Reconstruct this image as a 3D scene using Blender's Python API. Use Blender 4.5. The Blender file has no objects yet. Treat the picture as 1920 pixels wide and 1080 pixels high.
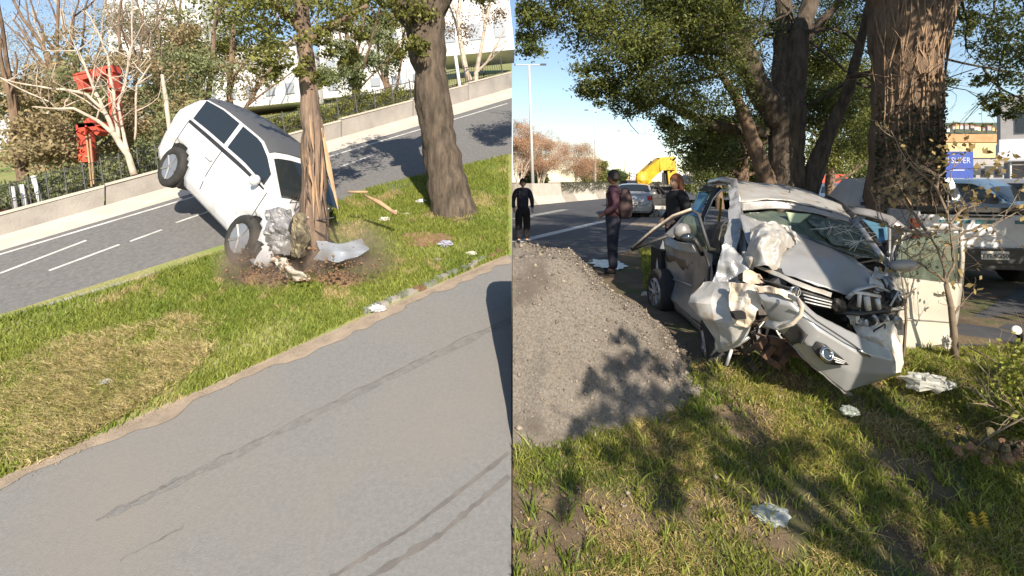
import bpy, math, random
import numpy as np
from mathutils import Vector, Matrix, noise as mnoise
random.seed(7); RNG = np.random.default_rng(7)
sc = bpy.context.scene
COL = sc.collection
F = 1000.0                                   # focal length in pixels of the 1920 px wide photograph

# ---------------------------------------------------------------- camera
cam = bpy.data.cameras.new('camera'); camo = bpy.data.objects.new('camera', cam); COL.objects.link(camo)
camo.location = (0, 0, 0); camo.rotation_euler = (math.radians(90), 0, 0)
cam.sensor_width = 36; cam.lens = 36*F/1920; cam.shift_y = -(540-340)/1920
cam.clip_start = 0.05; cam.clip_end = 3000
sc.camera = camo
# ---------------------------------------------------------------- world, sun, exposure
SUN_AZ = math.atan2(0.30, -0.954); SUN_EL = math.radians(31)
w = bpy.data.worlds.new('World'); sc.world = w; w.use_nodes = True
nt = w.node_tree; bg = nt.nodes['Background']
sky = nt.nodes.new('ShaderNodeTexSky'); sky.sky_type = 'NISHITA'; sky.sun_disc = False
sky.sun_elevation = SUN_EL; sky.sun_rotation = SUN_AZ; sky.air_density = 1.0; sky.dust_density = 0.2; sky.ozone_density = 1.0
nt.links.new(sky.outputs[0], bg.inputs[0]); bg.inputs[1].default_value = 0.092
SD = Vector((math.sin(SUN_AZ)*math.cos(SUN_EL), math.cos(SUN_AZ)*math.cos(SUN_EL), math.sin(SUN_EL)))   # towards the sun
sl = bpy.data.lights.new('sun', 'SUN'); sl.energy = 4.6; sl.angle = math.radians(0.5); sl.color = (1, 0.88, 0.72)
so = bpy.data.objects.new('sun', sl); COL.objects.link(so); so.rotation_euler = SD.to_track_quat('Z', 'Y').to_euler()
sc.view_settings.view_transform = 'Standard'; sc.view_settings.look = 'None'
sc.view_settings.gamma = 1; sc.view_settings.use_curve_mapping = False
sc.view_settings.exposure = 0.88
sc.cycles.max_bounces = 6; sc.cycles.transparent_max_bounces = 8; sc.cycles.volume_bounces = 0

# ---------------------------------------------------------------- materials
def mat(name, col, rough=.8, metal=0, col2=None, scale=8, bump=0, bscale=None, detail=6, lo=.35, hi=.65,
        col3=None, scale3=1.2, lo3=.5, hi3=.6, trans=0, spec=None, island=0, coat=0, alpha=None, stretch=None):
    m = bpy.data.materials.new(name); m.use_nodes = True; t = m.node_tree; N = t.nodes; L = t.links
    b = N['Principled BSDF']; b.inputs['Roughness'].default_value = rough; b.inputs['Metallic'].default_value = metal
    if spec is not None: b.inputs['Specular IOR Level'].default_value = spec
    if coat: b.inputs['Coat Weight'].default_value = coat; b.inputs['Coat Roughness'].default_value = .08
    tc = N.new('ShaderNodeTexCoord'); src = tc.outputs['Object']
    if stretch:
        mp = N.new('ShaderNodeMapping'); mp.inputs['Scale'].default_value = stretch; L.new(src, mp.inputs[0]); src = mp.outputs[0]
    def nz(s, d=6):
        n = N.new('ShaderNodeTexNoise'); n.inputs['Scale'].default_value = s; n.inputs['Detail'].default_value = d
        n.inputs['Roughness'].default_value = .62; L.new(src, n.inputs['Vector']); return n.outputs[0]
    def ramp(x, a, c):
        r = N.new('ShaderNodeMapRange'); r.inputs[1].default_value = a; r.inputs[2].default_value = c; L.new(x, r.inputs[0]); return r.outputs[0]
    def mix(f, a, c):
        x = N.new('ShaderNodeMix'); x.data_type = 'RGBA'
        if f is not None: L.new(f, x.inputs[0])
        for k, v in ((6, a), (7, c)):
            if isinstance(v, tuple): x.inputs[k].default_value = (*v[:3], 1)
            else: L.new(v, x.inputs[k])
        return x.outputs[2]
    c = col
    if col2: c = mix(ramp(nz(scale, detail), lo, hi), c, col2)
    if col3: c = mix(ramp(nz(scale3, 4), lo3, hi3), c, col3)
    if island:
        g = N.new('ShaderNodeNewGeometry'); hs = N.new('ShaderNodeHueSaturation')
        r1 = ramp(g.outputs['Random Per Island'], 0, 1); r1.node.inputs[3].default_value = 1-island; r1.node.inputs[4].default_value = 1+island
        L.new(r1, hs.inputs['Value'])
        if isinstance(c, tuple): hs.inputs['Color'].default_value = (*c, 1)
        else: L.new(c, hs.inputs['Color'])
        c = hs.outputs[0]
    if isinstance(c, tuple): b.inputs['Base Color'].default_value = (*c, 1)
    else: L.new(c, b.inputs['Base Color'])
    if bump:
        bp = N.new('ShaderNodeBump'); bp.inputs['Strength'].default_value = bump; bp.inputs['Distance'].default_value = .02
        L.new(nz(bscale or scale*4, 8), bp.inputs['Height']); L.new(bp.outputs[0], b.inputs['Normal'])
    if trans:
        tr = N.new('ShaderNodeBsdfTranslucent'); ms = N.new('ShaderNodeMixShader'); ms.inputs[0].default_value = trans
        if isinstance(c, tuple): tr.inputs[0].default_value = (*c, 1)
        else: L.new(c, tr.inputs[0])
        L.new(b.outputs[0], ms.inputs[1]); L.new(tr.outputs[0], ms.inputs[2]); L.new(ms.outputs[0], N['Material Output'].inputs[0])
    if alpha is not None:
        tp = N.new('ShaderNodeBsdfTransparent'); ms = N.new('ShaderNodeMixShader'); ms.inputs[0].default_value = alpha
        L.new(tp.outputs[0], ms.inputs[1]); L.new(b.outputs[0], ms.inputs[2]); L.new(ms.outputs[0], N['Material Output'].inputs[0])
    return m
M = {}
M['asphalt_pale'] = mat('asphalt_pale', (.155, .157, .157), .9, 0, (.20, .20, .197), 38, .35, 140, col3=(.205, .19, .172), scale3=.5, lo3=.45, hi3=.72, lo=.3, hi=.7)
M['asphalt'] = mat('asphalt', (.12, .12, .123), .9, 0, (.17, .168, .165), 20, .4, 50)
M['asphalt_dark'] = mat('asphalt_dark', (.05, .053, .06), .8, 0, (.085, .085, .09), 1.6, .5, 40)
M['seam'] = mat('seam', (.135, .135, .132), .95, 0, (.185, .182, .176), 14, .4, 60)
M['crack'] = mat('crack', (.11, .105, .10), .95, 0, (.18, .172, .162), 9)
M['tyre_track'] = mat('tyre_track', (.105, .10, .097), .95, 0, (.16, .15, .14), 5)
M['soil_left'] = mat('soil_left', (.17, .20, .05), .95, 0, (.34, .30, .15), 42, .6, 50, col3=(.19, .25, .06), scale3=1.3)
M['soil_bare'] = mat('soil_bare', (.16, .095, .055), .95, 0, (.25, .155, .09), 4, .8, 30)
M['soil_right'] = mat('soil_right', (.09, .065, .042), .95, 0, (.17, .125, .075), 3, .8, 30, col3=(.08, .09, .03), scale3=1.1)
M['sand_edge'] = mat('sand_edge', (.32, .26, .20), .95, 0, (.22, .18, .14), 6, .4, 60)
M['concrete'] = mat('concrete', (.40, .36, .30), .9, 0, (.30, .27, .23), 2.2, .4, 40)
M['concrete_light'] = mat('concrete_light', (.58, .52, .44), .9, 0, (.46, .42, .36), 2.5, .3, 40)
M['concrete_pink'] = mat('concrete_pink', (.35, .325, .30), .9, 0, (.25, .235, .22), 1.8, .4, 30)
M['kerb_green'] = mat('kerb_green', (.22, .27, .22), .9, 0, (.13, .12, .09), 5, .6, 30)
M['line_paint'] = mat('line_paint', (.62, .62, .60), .7, 0, (.42, .42, .41), 7)
M['line_worn'] = mat('line_worn', (.36, .36, .35), .8, 0, (.20, .20, .20), 5)
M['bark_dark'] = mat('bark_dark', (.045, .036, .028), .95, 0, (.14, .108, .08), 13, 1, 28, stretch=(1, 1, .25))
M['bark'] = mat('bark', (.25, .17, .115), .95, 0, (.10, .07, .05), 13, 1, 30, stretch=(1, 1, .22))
M['bark_broken'] = mat('bark_broken', (.08, .062, .05), .95, 0, (.27, .19, .14), 14, 1, 26, stretch=(1, 1, .15))
M['wood_raw'] = mat('wood_raw', (.48, .34, .20), .85, 0, (.34, .21, .13), 9, .6, 20, stretch=(1, 1, .2))
M['bark_white'] = mat('bark_white', (.60, .52, .43), .85, 0, (.36, .29, .23), 7, .4, 20)
M['vine'] = mat('vine', (.33, .225, .14), .9, 0, (.18, .12, .08), 10, island=.35)
M['twig'] = mat('twig', (.22, .17, .12), .9, 0, (.13, .10, .07), 12)
M['twig_orange'] = mat('twig_orange', (.48, .31, .20), .9, trans=.2, island=.25)
M['twig_brown'] = mat('twig_brown', (.30, .25, .19), .9, 0, trans=.2, island=.35)
M['leaf_dark'] = mat('leaf_dark', (.075, .10, .024), .55, 0, (.18, .20, .045), 1.0, trans=.42, island=.45)
M['leaf_olive'] = mat('leaf_olive', (.13, .15, .035), .6, 0, (.22, .22, .05), 1.4, trans=.35, island=.45)
M['leaf_green'] = mat('leaf_green', (.045, .09, .022), .6, 0, (.09, .13, .03), 1.4, trans=.35, island=.4)
M['leaf_brown'] = mat('leaf_brown', (.12, .085, .035), .7, 0, (.20, .12, .05), 1.3, trans=.3, island=.4)
M['leaf_yellow'] = mat('leaf_yellow', (.55, .36, .03), .6, trans=.3, island=.2)
M['leaf_dry'] = mat('leaf_dry', (.30, .22, .09), .7, trans=.3, island=.3)
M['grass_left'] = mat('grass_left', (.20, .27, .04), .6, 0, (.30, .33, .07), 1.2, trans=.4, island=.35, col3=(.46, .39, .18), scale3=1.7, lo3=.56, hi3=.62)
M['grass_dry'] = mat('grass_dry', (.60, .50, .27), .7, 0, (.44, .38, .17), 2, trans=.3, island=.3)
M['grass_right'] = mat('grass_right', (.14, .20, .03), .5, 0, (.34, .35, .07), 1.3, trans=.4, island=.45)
M['grass_straw'] = mat('grass_straw', (.44, .34, .14), .7, trans=.25, island=.4)
M['gravel'] = mat('gravel', (.13, .115, .098), .95, 0, (.25, .22, .185), 60, .9, 110, col3=(.12, .10, .085), scale3=1.6)
M['pebble'] = mat('pebble', (.20, .17, .135), .9, island=.6)
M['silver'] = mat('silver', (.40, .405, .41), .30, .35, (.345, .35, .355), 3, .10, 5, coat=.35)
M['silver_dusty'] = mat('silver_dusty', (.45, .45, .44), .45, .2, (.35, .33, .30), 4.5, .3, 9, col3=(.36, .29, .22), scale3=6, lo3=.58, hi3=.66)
M['silver_shade'] = mat('silver_shaded', (.30, .29, .285), .38, .3, (.23, .22, .21), 3.5, .2, 6, coat=.3)  # darker copy of the silver paint, shade put into its colour
M['dark_brown'] = mat('dark_brown', (.105, .078, .066), .4, .2, (.07, .052, .046), 4, .1, 6, coat=.3)  # door's dark brown reflection put into a paint tone; also colours mouths
M['mud_beige'] = mat('mud_beige', (.60, .52, .41), .8, 0, (.42, .32, .23), 6, .6, 14, col3=(.64, .60, .53), scale3=5)
M['plastic_white'] = mat('plastic_white', (.66, .63, .57), .5, 0, (.46, .42, .36), 9, .3, 15)
M['chrome'] = mat('chrome', (.65, .65, .65), .15, 1)
M['black'] = mat('black_plastic', (.018, .018, .02), .5, 0, (.035, .034, .033), 12, .3, 30)
M['black_matt'] = mat('black_matt', (.012, .012, .013), .9)
M['rubber'] = mat('rubber', (.02, .02, .021), .8, 0, (.035, .033, .03), 9)
M['rim'] = mat('rim', (.40, .40, .41), .35, .7)
M['rim_dull'] = mat('rim_dull', (.30, .29, .285), .5, .4)
M['engine'] = mat('engine', (.10, .085, .07), .6, .4, (.035, .03, .028), 14, .6, 20)
M['rust'] = mat('rust', (.14, .075, .045), .8, .2, (.05, .035, .03), 10, .6, 20)
M['glass_dark'] = mat('glass_dark', (.02, .026, .03), .06, 0, spec=.9)
M['glass_sky'] = mat('glass_sky', (.10, .22, .32), .08, .3, spec=.9)  # blue sky reflection put into the glass colour
M['glass_green'] = mat('glass_green', (.07, .10, .075), .12, .1, (.16, .19, .15), 6, spec=.9, alpha=.72)
M['glass_crazed'] = mat('glass_crazed', (.20, .23, .19), .25, .05, (.06, .08, .065), 14, .6, 40, alpha=.8)
M['white_car'] = mat('white_car', (.66, .67, .70), .35, 0, (.55, .56, .60), 2, coat=.5, col3=(.45, .43, .40), scale3=3, lo3=.56, hi3=.8)
M['roof_grey'] = mat('roof_grey', (.085, .09, .10), .5)
M['red'] = mat('red', (.62, .09, .05), .6, 0, (.42, .06, .04), 7)
M['red_lens'] = mat('red_lens', (.5, .02, .02), .2)
M['yellow'] = mat('yellow_paint', (.68, .42, .02), .45, 0, (.5, .3, .02), 4)
M['white_wall'] = mat('white_wall', (.68, .68, .70), .9, 0, (.58, .58, .61), 1.5)
M['cream_wall'] = mat('cream_wall', (.66, .50, .27), .9, 0, (.58, .43, .23), 1.3)
M['brick_band'] = mat('brick_band', (.40, .21, .10), .9, 0, (.48, .29, .15), 2)
M['grey_wall'] = mat('grey_wall', (.36, .35, .35), .9, 0, (.29, .28, .28), 1.3)
M['roof_tile'] = mat('roof_tile', (.34, .14, .08), .9)
M['window'] = mat('window', (.04, .05, .06), .15)
M['sign_blue'] = mat('sign_blue', (.035, .06, .30), .5, 0, (.03, .08, .34), 3)
M['sign_text'] = mat('sign_text', (.45, .50, .72), .6)
M['metal_pale'] = mat('metal_pale', (.55, .55, .54), .5, .2)
M['metal_dark'] = mat('metal_dark', (.06, .06, .065), .6, .2)
M['skin_dark'] = mat('skin_dark', (.11, .06, .04), .5)
M['skin'] = mat('skin', (.52, .31, .22), .5)
M['hair_black'] = mat('hair_black', (.012, .01, .009), .7)
M['hair_red'] = mat('hair_red', (.30, .10, .035), .6, 0, (.20, .07, .03), 30)
M['cloth_navy'] = mat('cloth_navy', (.018, .020, .035), .9)
M['cloth_black'] = mat('cloth_black', (.012, .012, .014), .9)
M['cloth_plum'] = mat('cloth_plum', (.085, .035, .05), .9, 0, (.06, .025, .04), 6)
M['cloth_bag'] = mat('cloth_bag', (.055, .035, .035), .85, 0, (.09, .055, .05), 8)
M['plastic_bag'] = mat('plastic_bag', (.62, .64, .66), .4, trans=.3)
M['puddle'] = mat('puddle', (.40, .42, .44), .35, 0, (.16, .16, .16), 9)
M['blue_car'] = mat('blue_car', (.13, .20, .28), .3, .3, coat=.4)
M['teal'] = mat('teal_lettering', (.03, .14, .17), .4)
M['ivy'] = mat('ivy', (.05, .055, .03), .7, island=.5)
M['dust'] = bpy.data.materials.new('dust_cloud'); M['dust'].use_nodes = True
_n = M['dust'].node_tree; _n.nodes.remove(_n.nodes['Principled BSDF'])
_v = _n.nodes.new('ShaderNodeVolumePrincipled'); _v.inputs['Color'].default_value = (.66, .52, .42, 1); _v.inputs['Density'].default_value = 2.6
_tc = _n.nodes.new('ShaderNodeTexCoord'); _mp = _n.nodes.new('ShaderNodeMapping'); _mp.inputs['Location'].default_value = (-1, -1, -1); _mp.inputs['Scale'].default_value = (2, 2, 2)
_ln = _n.nodes.new('ShaderNodeVectorMath'); _ln.operation = 'LENGTH'; _nz = _n.nodes.new('ShaderNodeTexNoise'); _nz.inputs['Scale'].default_value = 3.2; _nz.inputs['Detail'].default_value = 4
_mr = _n.nodes.new('ShaderNodeMapRange'); _mr.inputs[1].default_value = .95; _mr.inputs[2].default_value = .15; _mr.inputs[3].default_value = 0; _mr.inputs[4].default_value = 8
_m2 = _n.nodes.new('ShaderNodeMapRange'); _m2.inputs[1].default_value = .38; _m2.inputs[2].default_value = .68; _mm = _n.nodes.new('ShaderNodeMath'); _mm.operation = 'MULTIPLY'
_n.links.new(_tc.outputs['Generated'], _mp.inputs[0]); _n.links.new(_mp.outputs[0], _ln.inputs[0]); _n.links.new(_ln.outputs['Value'], _mr.inputs[0]); _n.links.new(_tc.outputs['Generated'], _nz.inputs['Vector'])
_n.links.new(_nz.outputs[0], _m2.inputs[0]); _n.links.new(_mr.outputs[0], _mm.inputs[0]); _n.links.new(_m2.outputs[0], _mm.inputs[1]); _n.links.new(_mm.outputs[0], _v.inputs['Density'])
_n.links.new(_v.outputs[0], _n.nodes['Material Output'].inputs['Volume'])

# ---------------------------------------------------------------- pixel helpers: a photo pixel and a depth in metres give a point in space
K, H = .38, 3.3                                # left hillside:  z = -H + K*y
GZ = -1.56                                     # level ground on the right
YC = (GZ+H)/K                                  # where the front slope meets it
def P(px, py, Y): return Vector(((px-960)/F*Y, Y, (340-py)/F*Y))
def GL(px, py):
    wv = (340-py)/F; return P(px, py, H/(K-wv))
def GR(px, py):
    wv = (340-py)/F; Y = GZ/wv if wv < 0 else 1e3
    if Y < YC: Y = H/(K-wv)
    return P(px, py, Y)
def zl(y): return -H+K*y
def zr(y): return GZ if y > YC else -H+K*y
NL = Vector((0, -K, 1)).normalized()
UPL = Vector((-.14, 0, 1)).normalized()        # things on the left lean like the filmed frame

# ---------------------------------------------------------------- mesh building
class MB:
    def __init__(s): s.v = []; s.f = []
    def add(s, vs, fs):
        o = len(s.v); s.v.extend([tuple(v) for v in vs]); s.f.extend([tuple(i+o for i in f) for f in fs]); return s
    def quad(s, *p): return s.add(p, [tuple(range(len(p)))])
    def box(s, c, size, R=None, taper=1):
        c = Vector(c); R = R or Matrix.Identity(3); hx, hy, hz = [d/2 for d in size]; vs = []
        for z in (-1, 1):
            k = taper if z > 0 else 1
            for x, y in ((-1, -1), (1, -1), (1, 1), (-1, 1)): vs.append(c+R @ Vector((x*hx*k, y*hy*k, z*hz)))
        return s.add(vs, [(3, 2, 1, 0), (4, 5, 6, 7), (0, 1, 5, 4), (1, 2, 6, 5), (2, 3, 7, 6), (3, 0, 4, 7)])
    def tube(s, pts, rad, n=8, flat=1, cap=True):
        pts = [Vector(p) for p in pts]
        if not isinstance(rad, (list, tuple)): rad = [rad]*len(pts)
        vs = []; a = None
        for i, p in enumerate(pts):
            d = (pts[min(i+1, len(pts)-1)]-pts[max(i-1, 0)]).normalized()
            if a is None: a = d.orthogonal().normalized()
            a = (a-d*a.dot(d)).normalized(); b = d.cross(a)
            for k in range(n):
                t = 2*math.pi*k/n; vs.append(p+(a*math.cos(t)+b*math.sin(t)*flat)*rad[i])
        fs = [(i*n+k, i*n+(k+1) % n, (i+1)*n+(k+1) % n, (i+1)*n+k) for i in range(len(pts)-1) for k in range(n)]
        if cap: fs += [tuple(range(n-1, -1, -1)), tuple((len(pts)-1)*n+k for k in range(n))]
        return s.add(vs, fs)
    def disc(s, c, ax, r0, r1, t, n=20):
        """ring or wheel slab between radii r0<r1, thickness t along ax"""
        c = Vector(c); ax = Vector(ax).normalized(); a = ax.orthogonal().normalized(); b = ax.cross(a); vs = []
        for k in range(n):
            d = a*math.cos(2*math.pi*k/n)+b*math.sin(2*math.pi*k/n)
            bev = min(.25*t, .03)
            vs += [c+d*r0-ax*t/2, c+d*(r1-bev)-ax*t/2, c+d*r1-ax*(t/2-bev), c+d*r1+ax*(t/2-bev), c+d*(r1-bev)+ax*t/2, c+d*r0+ax*t/2]
        fs = []
        for k in range(n):
            q = (k+1) % n
            for j in range(6): fs.append((k*6+j, q*6+j, q*6+(j+1) % 6, k*6+(j+1) % 6))
        return s.add(vs, fs)
    def ball(s, c, r, n=10, m=7, sx=1, sy=1, sz=1, jit=0):
        c = Vector(c); vs = []
        for i in range(m+1):
            t = math.pi*i/m
            for k in range(n):
                p = 2*math.pi*k/n; q = 1+(random.random()-.5)*jit
                vs.append(c+Vector((math.sin(t)*math.cos(p)*sx, math.sin(t)*math.sin(p)*sy, math.cos(t)*sz))*r*q)
        return s.add(vs, [(i*n+k, (i+1)*n+k, (i+1)*n+(k+1) % n, i*n+(k+1) % n) for i in range(m) for k in range(n)])
    def build(s, name, m, parent=None, smooth=False, kind=None, solid=0, sub=0):
        me = bpy.data.meshes.new(name); me.from_pydata(s.v, [], s.f); me.update()
        return link(name, me, m, parent, smooth, kind, solid, sub)
def link(name, me, m, parent=None, smooth=False, kind=None, solid=0, sub=0):
    o = bpy.data.objects.new(name, me); COL.objects.link(o)
    if m is not None: me.materials.append(M[m] if isinstance(m, str) else m)
    if smooth: me.polygons.foreach_set('use_smooth', [True]*len(me.polygons))
    if parent is not None:
        o.parent = parent; o.matrix_parent_inverse = wm(parent).inverted() if not parent.get('_local') else Matrix.Identity(4)
    if kind: o['kind'] = kind
    if solid:
        md = o.modifiers.new('solid', 'SOLIDIFY'); md.thickness = solid; md.offset = 0
    if sub:
        md = o.modifiers.new('sub', 'SUBSURF'); md.levels = md.render_levels = sub
    return o
def wm(o):
    b = Matrix.LocRotScale(o.location, o.rotation_euler, o.scale)
    return (wm(o.parent) @ o.matrix_parent_inverse @ b) if o.parent else b
def thing(name, label, cat, loc=(0, 0, 0), group=None, local=False):
    o = bpy.data.objects.new(name, None); COL.objects.link(o); o.location = loc
    o['label'] = label; o['category'] = cat
    if group: o['group'] = group
    if local: o['_local'] = 1
    return o
def tag(o, label, cat, group=None, kind=None):
    o['label'] = label; o['category'] = cat
    if group: o['group'] = group
    if kind: o['kind'] = kind
    return o
def copy_tree(o, parent=None):
    c = o.copy(); COL.objects.link(c)
    if parent is not None: c.parent = parent
    for ch in list(o.children): copy_tree(ch, c)
    return c
def np_mesh(name, V, quads, m, parent=None, kind=None, tris=False):
    n = 3 if tris else 4
    me = bpy.data.meshes.new(name); me.vertices.add(len(V)); me.vertices.foreach_set('co', V.astype(np.float32).ravel())
    nf = len(quads); me.loops.add(nf*n); me.loops.foreach_set('vertex_index', quads.astype(np.int32).ravel())
    me.polygons.add(nf); me.polygons.foreach_set('loop_start', np.arange(0, nf*n, n, dtype=np.int32))
    me.update(calc_edges=True)
    return link(name, me, m, parent, kind=kind)
def leaf_mesh(name, C, size, m, parent=None, kind=None, aspect=.45, up=0, clip=None):
    """C: (n,3) leaf centres; every leaf a small folded rhomb"""
    C = np.asarray(C)
    if clip == 'R': C = C[C[:, 0] > .03+size*.5]
    if clip == 'L': C = C[C[:, 0] < -.03-size*.5]
    n = len(C); d = RNG.normal(size=(n, 3)); d[:, 2] += up; d /= np.linalg.norm(d, axis=1)[:, None]
    e = RNG.normal(size=(n, 3)); e = np.cross(d, e); e /= np.linalg.norm(e, axis=1)[:, None]+1e-9
    s = size*(.6+.8*RNG.random(n))[:, None]
    V = np.stack([C-d*s*.5, C+e*s*aspect*.5, C+d*s*.5, C-e*s*aspect*.5], 1).reshape(-1, 3)
    Q = np.arange(4*n).reshape(-1, 4)
    return np_mesh(name, V, Q, m, parent, kind)
def clumps(balls, per, sub=14, tight=.34, shell=.55):
    """balls: (centre, radius) -> leaf centres gathered in uneven clumps"""
    out = []
    for c, r in balls:
        c = np.array(c); k = max(3, int(sub)); ct = []
        for _ in range(k):
            d = RNG.normal(size=3); d /= np.linalg.norm(d); ct.append(c+d*r*(shell+(1-shell)*RNG.random())*np.array([1, 1, .8]))
        ct = np.array(ct); idx = RNG.integers(0, k, int(per))
        out.append(ct[idx]+RNG.normal(size=(int(per), 3))*r*tight*(.5+.5*RNG.random((int(per), 1)))*np.array([1, 1, .7]))
    return np.concatenate(out)
def branch(mb, p, d, L, r, depth, spread=.6, kids=3, wob=.18, tips=None, up=.1, n=6, gen=0, clip=None):
    pts = [Vector(p)]; rad = [r]; d = Vector(d).normalized(); st = 4
    for i in range(st):
        d = (d+Vector((random.gauss(0, wob), random.gauss(0, wob), random.gauss(0, wob)+up*.3))).normalized()
        q = pts[-1]+d*L/st
        if clip == 'R' and q.x < .05+r: break
        if clip == 'L' and q.x > -.05-r: break
        pts.append(q); rad.append(r*(1-.45*(i+1)/st))
    if len(pts) < 2: return
    mb.tube(pts, rad, max(3, n-gen*1), cap=False)
    if tips is not None and depth <= 1: tips.append(pts[-1].copy())
    if depth > 0:
        for k in range(kids):
            i = random.choice(range(1, len(pts))) if k else len(pts)-1
            a = Vector((random.gauss(0, 1), random.gauss(0, 1), random.gauss(0, 1)+up)).normalized()
            branch(mb, pts[i], d+a*spread, L*random.uniform(.55, .8), rad[i]*.62, depth-1, spread, kids, wob, tips, up, n, gen+1, clip)

# ================================================================ THE SETTING, LEFT: hillside with two roads
E = 1e-3
def line(a, b):
    """world xy line from two photo points on the hillside, from far left to the seam at x=0"""
    A, B = GL(*a), GL(*b); d = B-A
    t = (-.004-A.x)/d.x
    return A-d*3.0, A+d*t
l1, l2, l3, l4 = line((0, 905), (955, 480)), line((0, 590), (955, 290)), line((0, 470), (955, 185)), line((0, 442), (955, 166))
def lerp(a, b, t): return a+(b-a)*t
def strip(name, A, B, m, lift=0, n=40, mrows=6, rough=0, kind='structure', wob=0):
    mb = MB(); vs = []
    for i in range(n+1):
        for j in range(mrows+1):
            p = lerp(lerp(A[0], A[1], i/n), lerp(B[0], B[1], i/n), j/mrows)
            q = p.copy()
            if rough and 0 < j < mrows: q += NL*rough*mnoise.noise(p*1.7)
            if wob and j == 0 and 0 < i < n: q.y += wob*mnoise.noise(p*1.3)
            vs.append(q+NL*lift)
    W = mrows+1
    mb.add(vs, [(i*W+j, i*W+j+1, (i+1)*W+j+1, (i+1)*W+j) for i in range(n) for j in range(mrows)])
    return mb.build(name, m, kind=kind, smooth=True)
near0 = (Vector((l1[0].x, -4, zl(-4))), Vector((-.004, -4, zl(-4))))
strip('access_road', near0, l1, 'asphalt_pale')
strip('grass_median', l1, l2, 'soil_left', n=160, mrows=20, rough=.008)
strip('avenue_road', l2, l3, 'asphalt', n=60)
strip('avenue_pavement', l3, l4, 'concrete_light', n=60)
# lawn terrace behind the low wall
back = (l4[0]+Vector((-40, 60, 15)), l4[1]+Vector((0, 60, 15)))
strip('lawn_terrace', (l4[0], l4[1]), back, 'soil_left', n=40)
# earth bank that closes the hillside against the level ground
mb = MB(); ys = np.linspace(YC+.02, l4[1].y, 12)
top = [Vector((-.012, y, zl(y)-.02)) for y in ys]+[Vector((-.012, l4[1].y+59, l4[1].z+14.5))]
low = [Vector((-.012, p.y, GZ-.3)) for p in top]
for i in range(len(top)-1):
    mb.quad(low[i], low[i+1], top[i+1], top[i]); mb.quad(*(p-Vector((.3, 0, 0)) for p in (top[i], top[i+1], low[i+1], low[i])))
mb.build('retaining_wall', 'concrete', kind='structure')
# low wall along the pavement: face, coping
for a0, k0, nm, mt, hh, th in ((l4, 0, 'avenue_wall', 'concrete_pink', .26, .16),):
    t = thing(nm, 'long low pinkish concrete wall with a pale coping edging the far pavement', 'wall', tuple(l4[1]))
    nseg = 22
    for i in range(nseg):
        a = lerp(l4[0], l4[1], i/nseg); b = lerp(l4[0], l4[1], (i+1)/nseg); d = (b-a); g = d.normalized()*.012
        sc_ = 1+.9*max(0, (a.y-7)/9)
        up = Vector((0, 0, hh*sc_)); o = Vector((-.12, .14, 0)); a1, b1 = a+g, b-g*(1 if i < nseg-1 else 0)
        m_ = MB(); m_.add([a1, b1, b1+o, a1+o, a1+up, b1+up, b1+up+o, a1+up+o], [(3, 2, 1, 0), (4, 5, 6, 7), (0, 1, 5, 4), (1, 2, 6, 5), (2, 3, 7, 6), (3, 0, 4, 7)])
        m_.build('wall_panel', mt, t)
        m_ = MB(); u2 = up+Vector((0, 0, .035)); e = Vector((.015, -.015, .003)); a2, b2 = a+e, b+e-Vector((.015,0,0))
        m_.add([a2+up, b2+up, b2+o+up, a2+o+up, a2+u2, b2+u2, b2+u2+o, a2+u2+o], [(3, 2, 1, 0), (4, 5, 6, 7), (0, 1, 5, 4), (1, 2, 6, 5), (2, 3, 7, 6), (3, 0, 4, 7)])
        m_.build('coping_stone', 'concrete_light', t)
# painted lines of the avenue
def paint(name, a, b, wpx, m, lift=.004):
    A, B = GL(*a), GL(*b); d = (B-A).normalized(); n_ = d.cross(NL).normalized()*wpx/2
    B2 = B if B.x < -.01 else B
    mb = MB().quad(A-n_+NL*lift, B2-n_+NL*lift, B2+n_+NL*lift, A+n_+NL*lift); return mb.build(name, m, kind='structure')
for a, b in (((-170, 568), (-60, 534)), ((0, 513), (162, 451)), ((92, 508), (224, 459)), ((244, 453), (304, 431)), ((330, 418), (420, 387)), ((640, 312), (700, 291))):
    paint('lane_dash', a, b, .045, 'line_paint')
for a, b in (((-200, 537), (952, 194)), ((0, 598), (420, 474))):
    paint('edge_line', a, b, .05, 'line_paint' if a[0] else 'line_worn')
# seams and tyre tracks of the access road
def ribbon(name, pts, wd, m, lift=.004, jag=.02):
    mb = MB(); Q = [GL(*p) for p in pts]; pp = []
    for i in range(len(Q)-1):
        for k in range(14): pp.append(lerp(Q[i], Q[i+1], k/14))
    pp.append(Q[-1]); vs = []
    for i, p in enumerate(pp):
        d = (pp[min(i+1, len(pp)-1)]-pp[max(i-1, 0)]).normalized(); n_ = d.cross(NL).normalized()
        c = p+n_*random.gauss(0, jag); ww = wd*random.uniform(.5, 1.3)/2
        vs += [c-n_*ww+NL*lift, c+n_*ww+NL*lift]
    mb.add(vs, [(2*i, 2*i+1, 2*i+3, 2*i+2) for i in range(len(pp)-1)])
    return mb.build(name, m, kind='structure')
ribbon('road_crack', [(300, 918), (480, 826), (700, 716), (955, 596)], .016, 'crack', jag=.009)
ribbon('road_crack', [(180, 975), (310, 912)], .014, 'crack', jag=.01)
ribbon('road_crack', [(225, 1050), (345, 988)], .012, 'crack', jag=.008)
ribbon('road_seam', [(200, 968), (480, 832), (700, 722), (955, 602)], .07, M['seam'], .003, jag=.004)
ribbon('tyre_mark', [(620, 1085), (780, 985), (955, 850)], .03, 'tyre_track', jag=.002)
ribbon('tyre_mark', [(690, 1085), (830, 1000), (955, 893)], .04, 'tyre_track', jag=.002)
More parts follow.
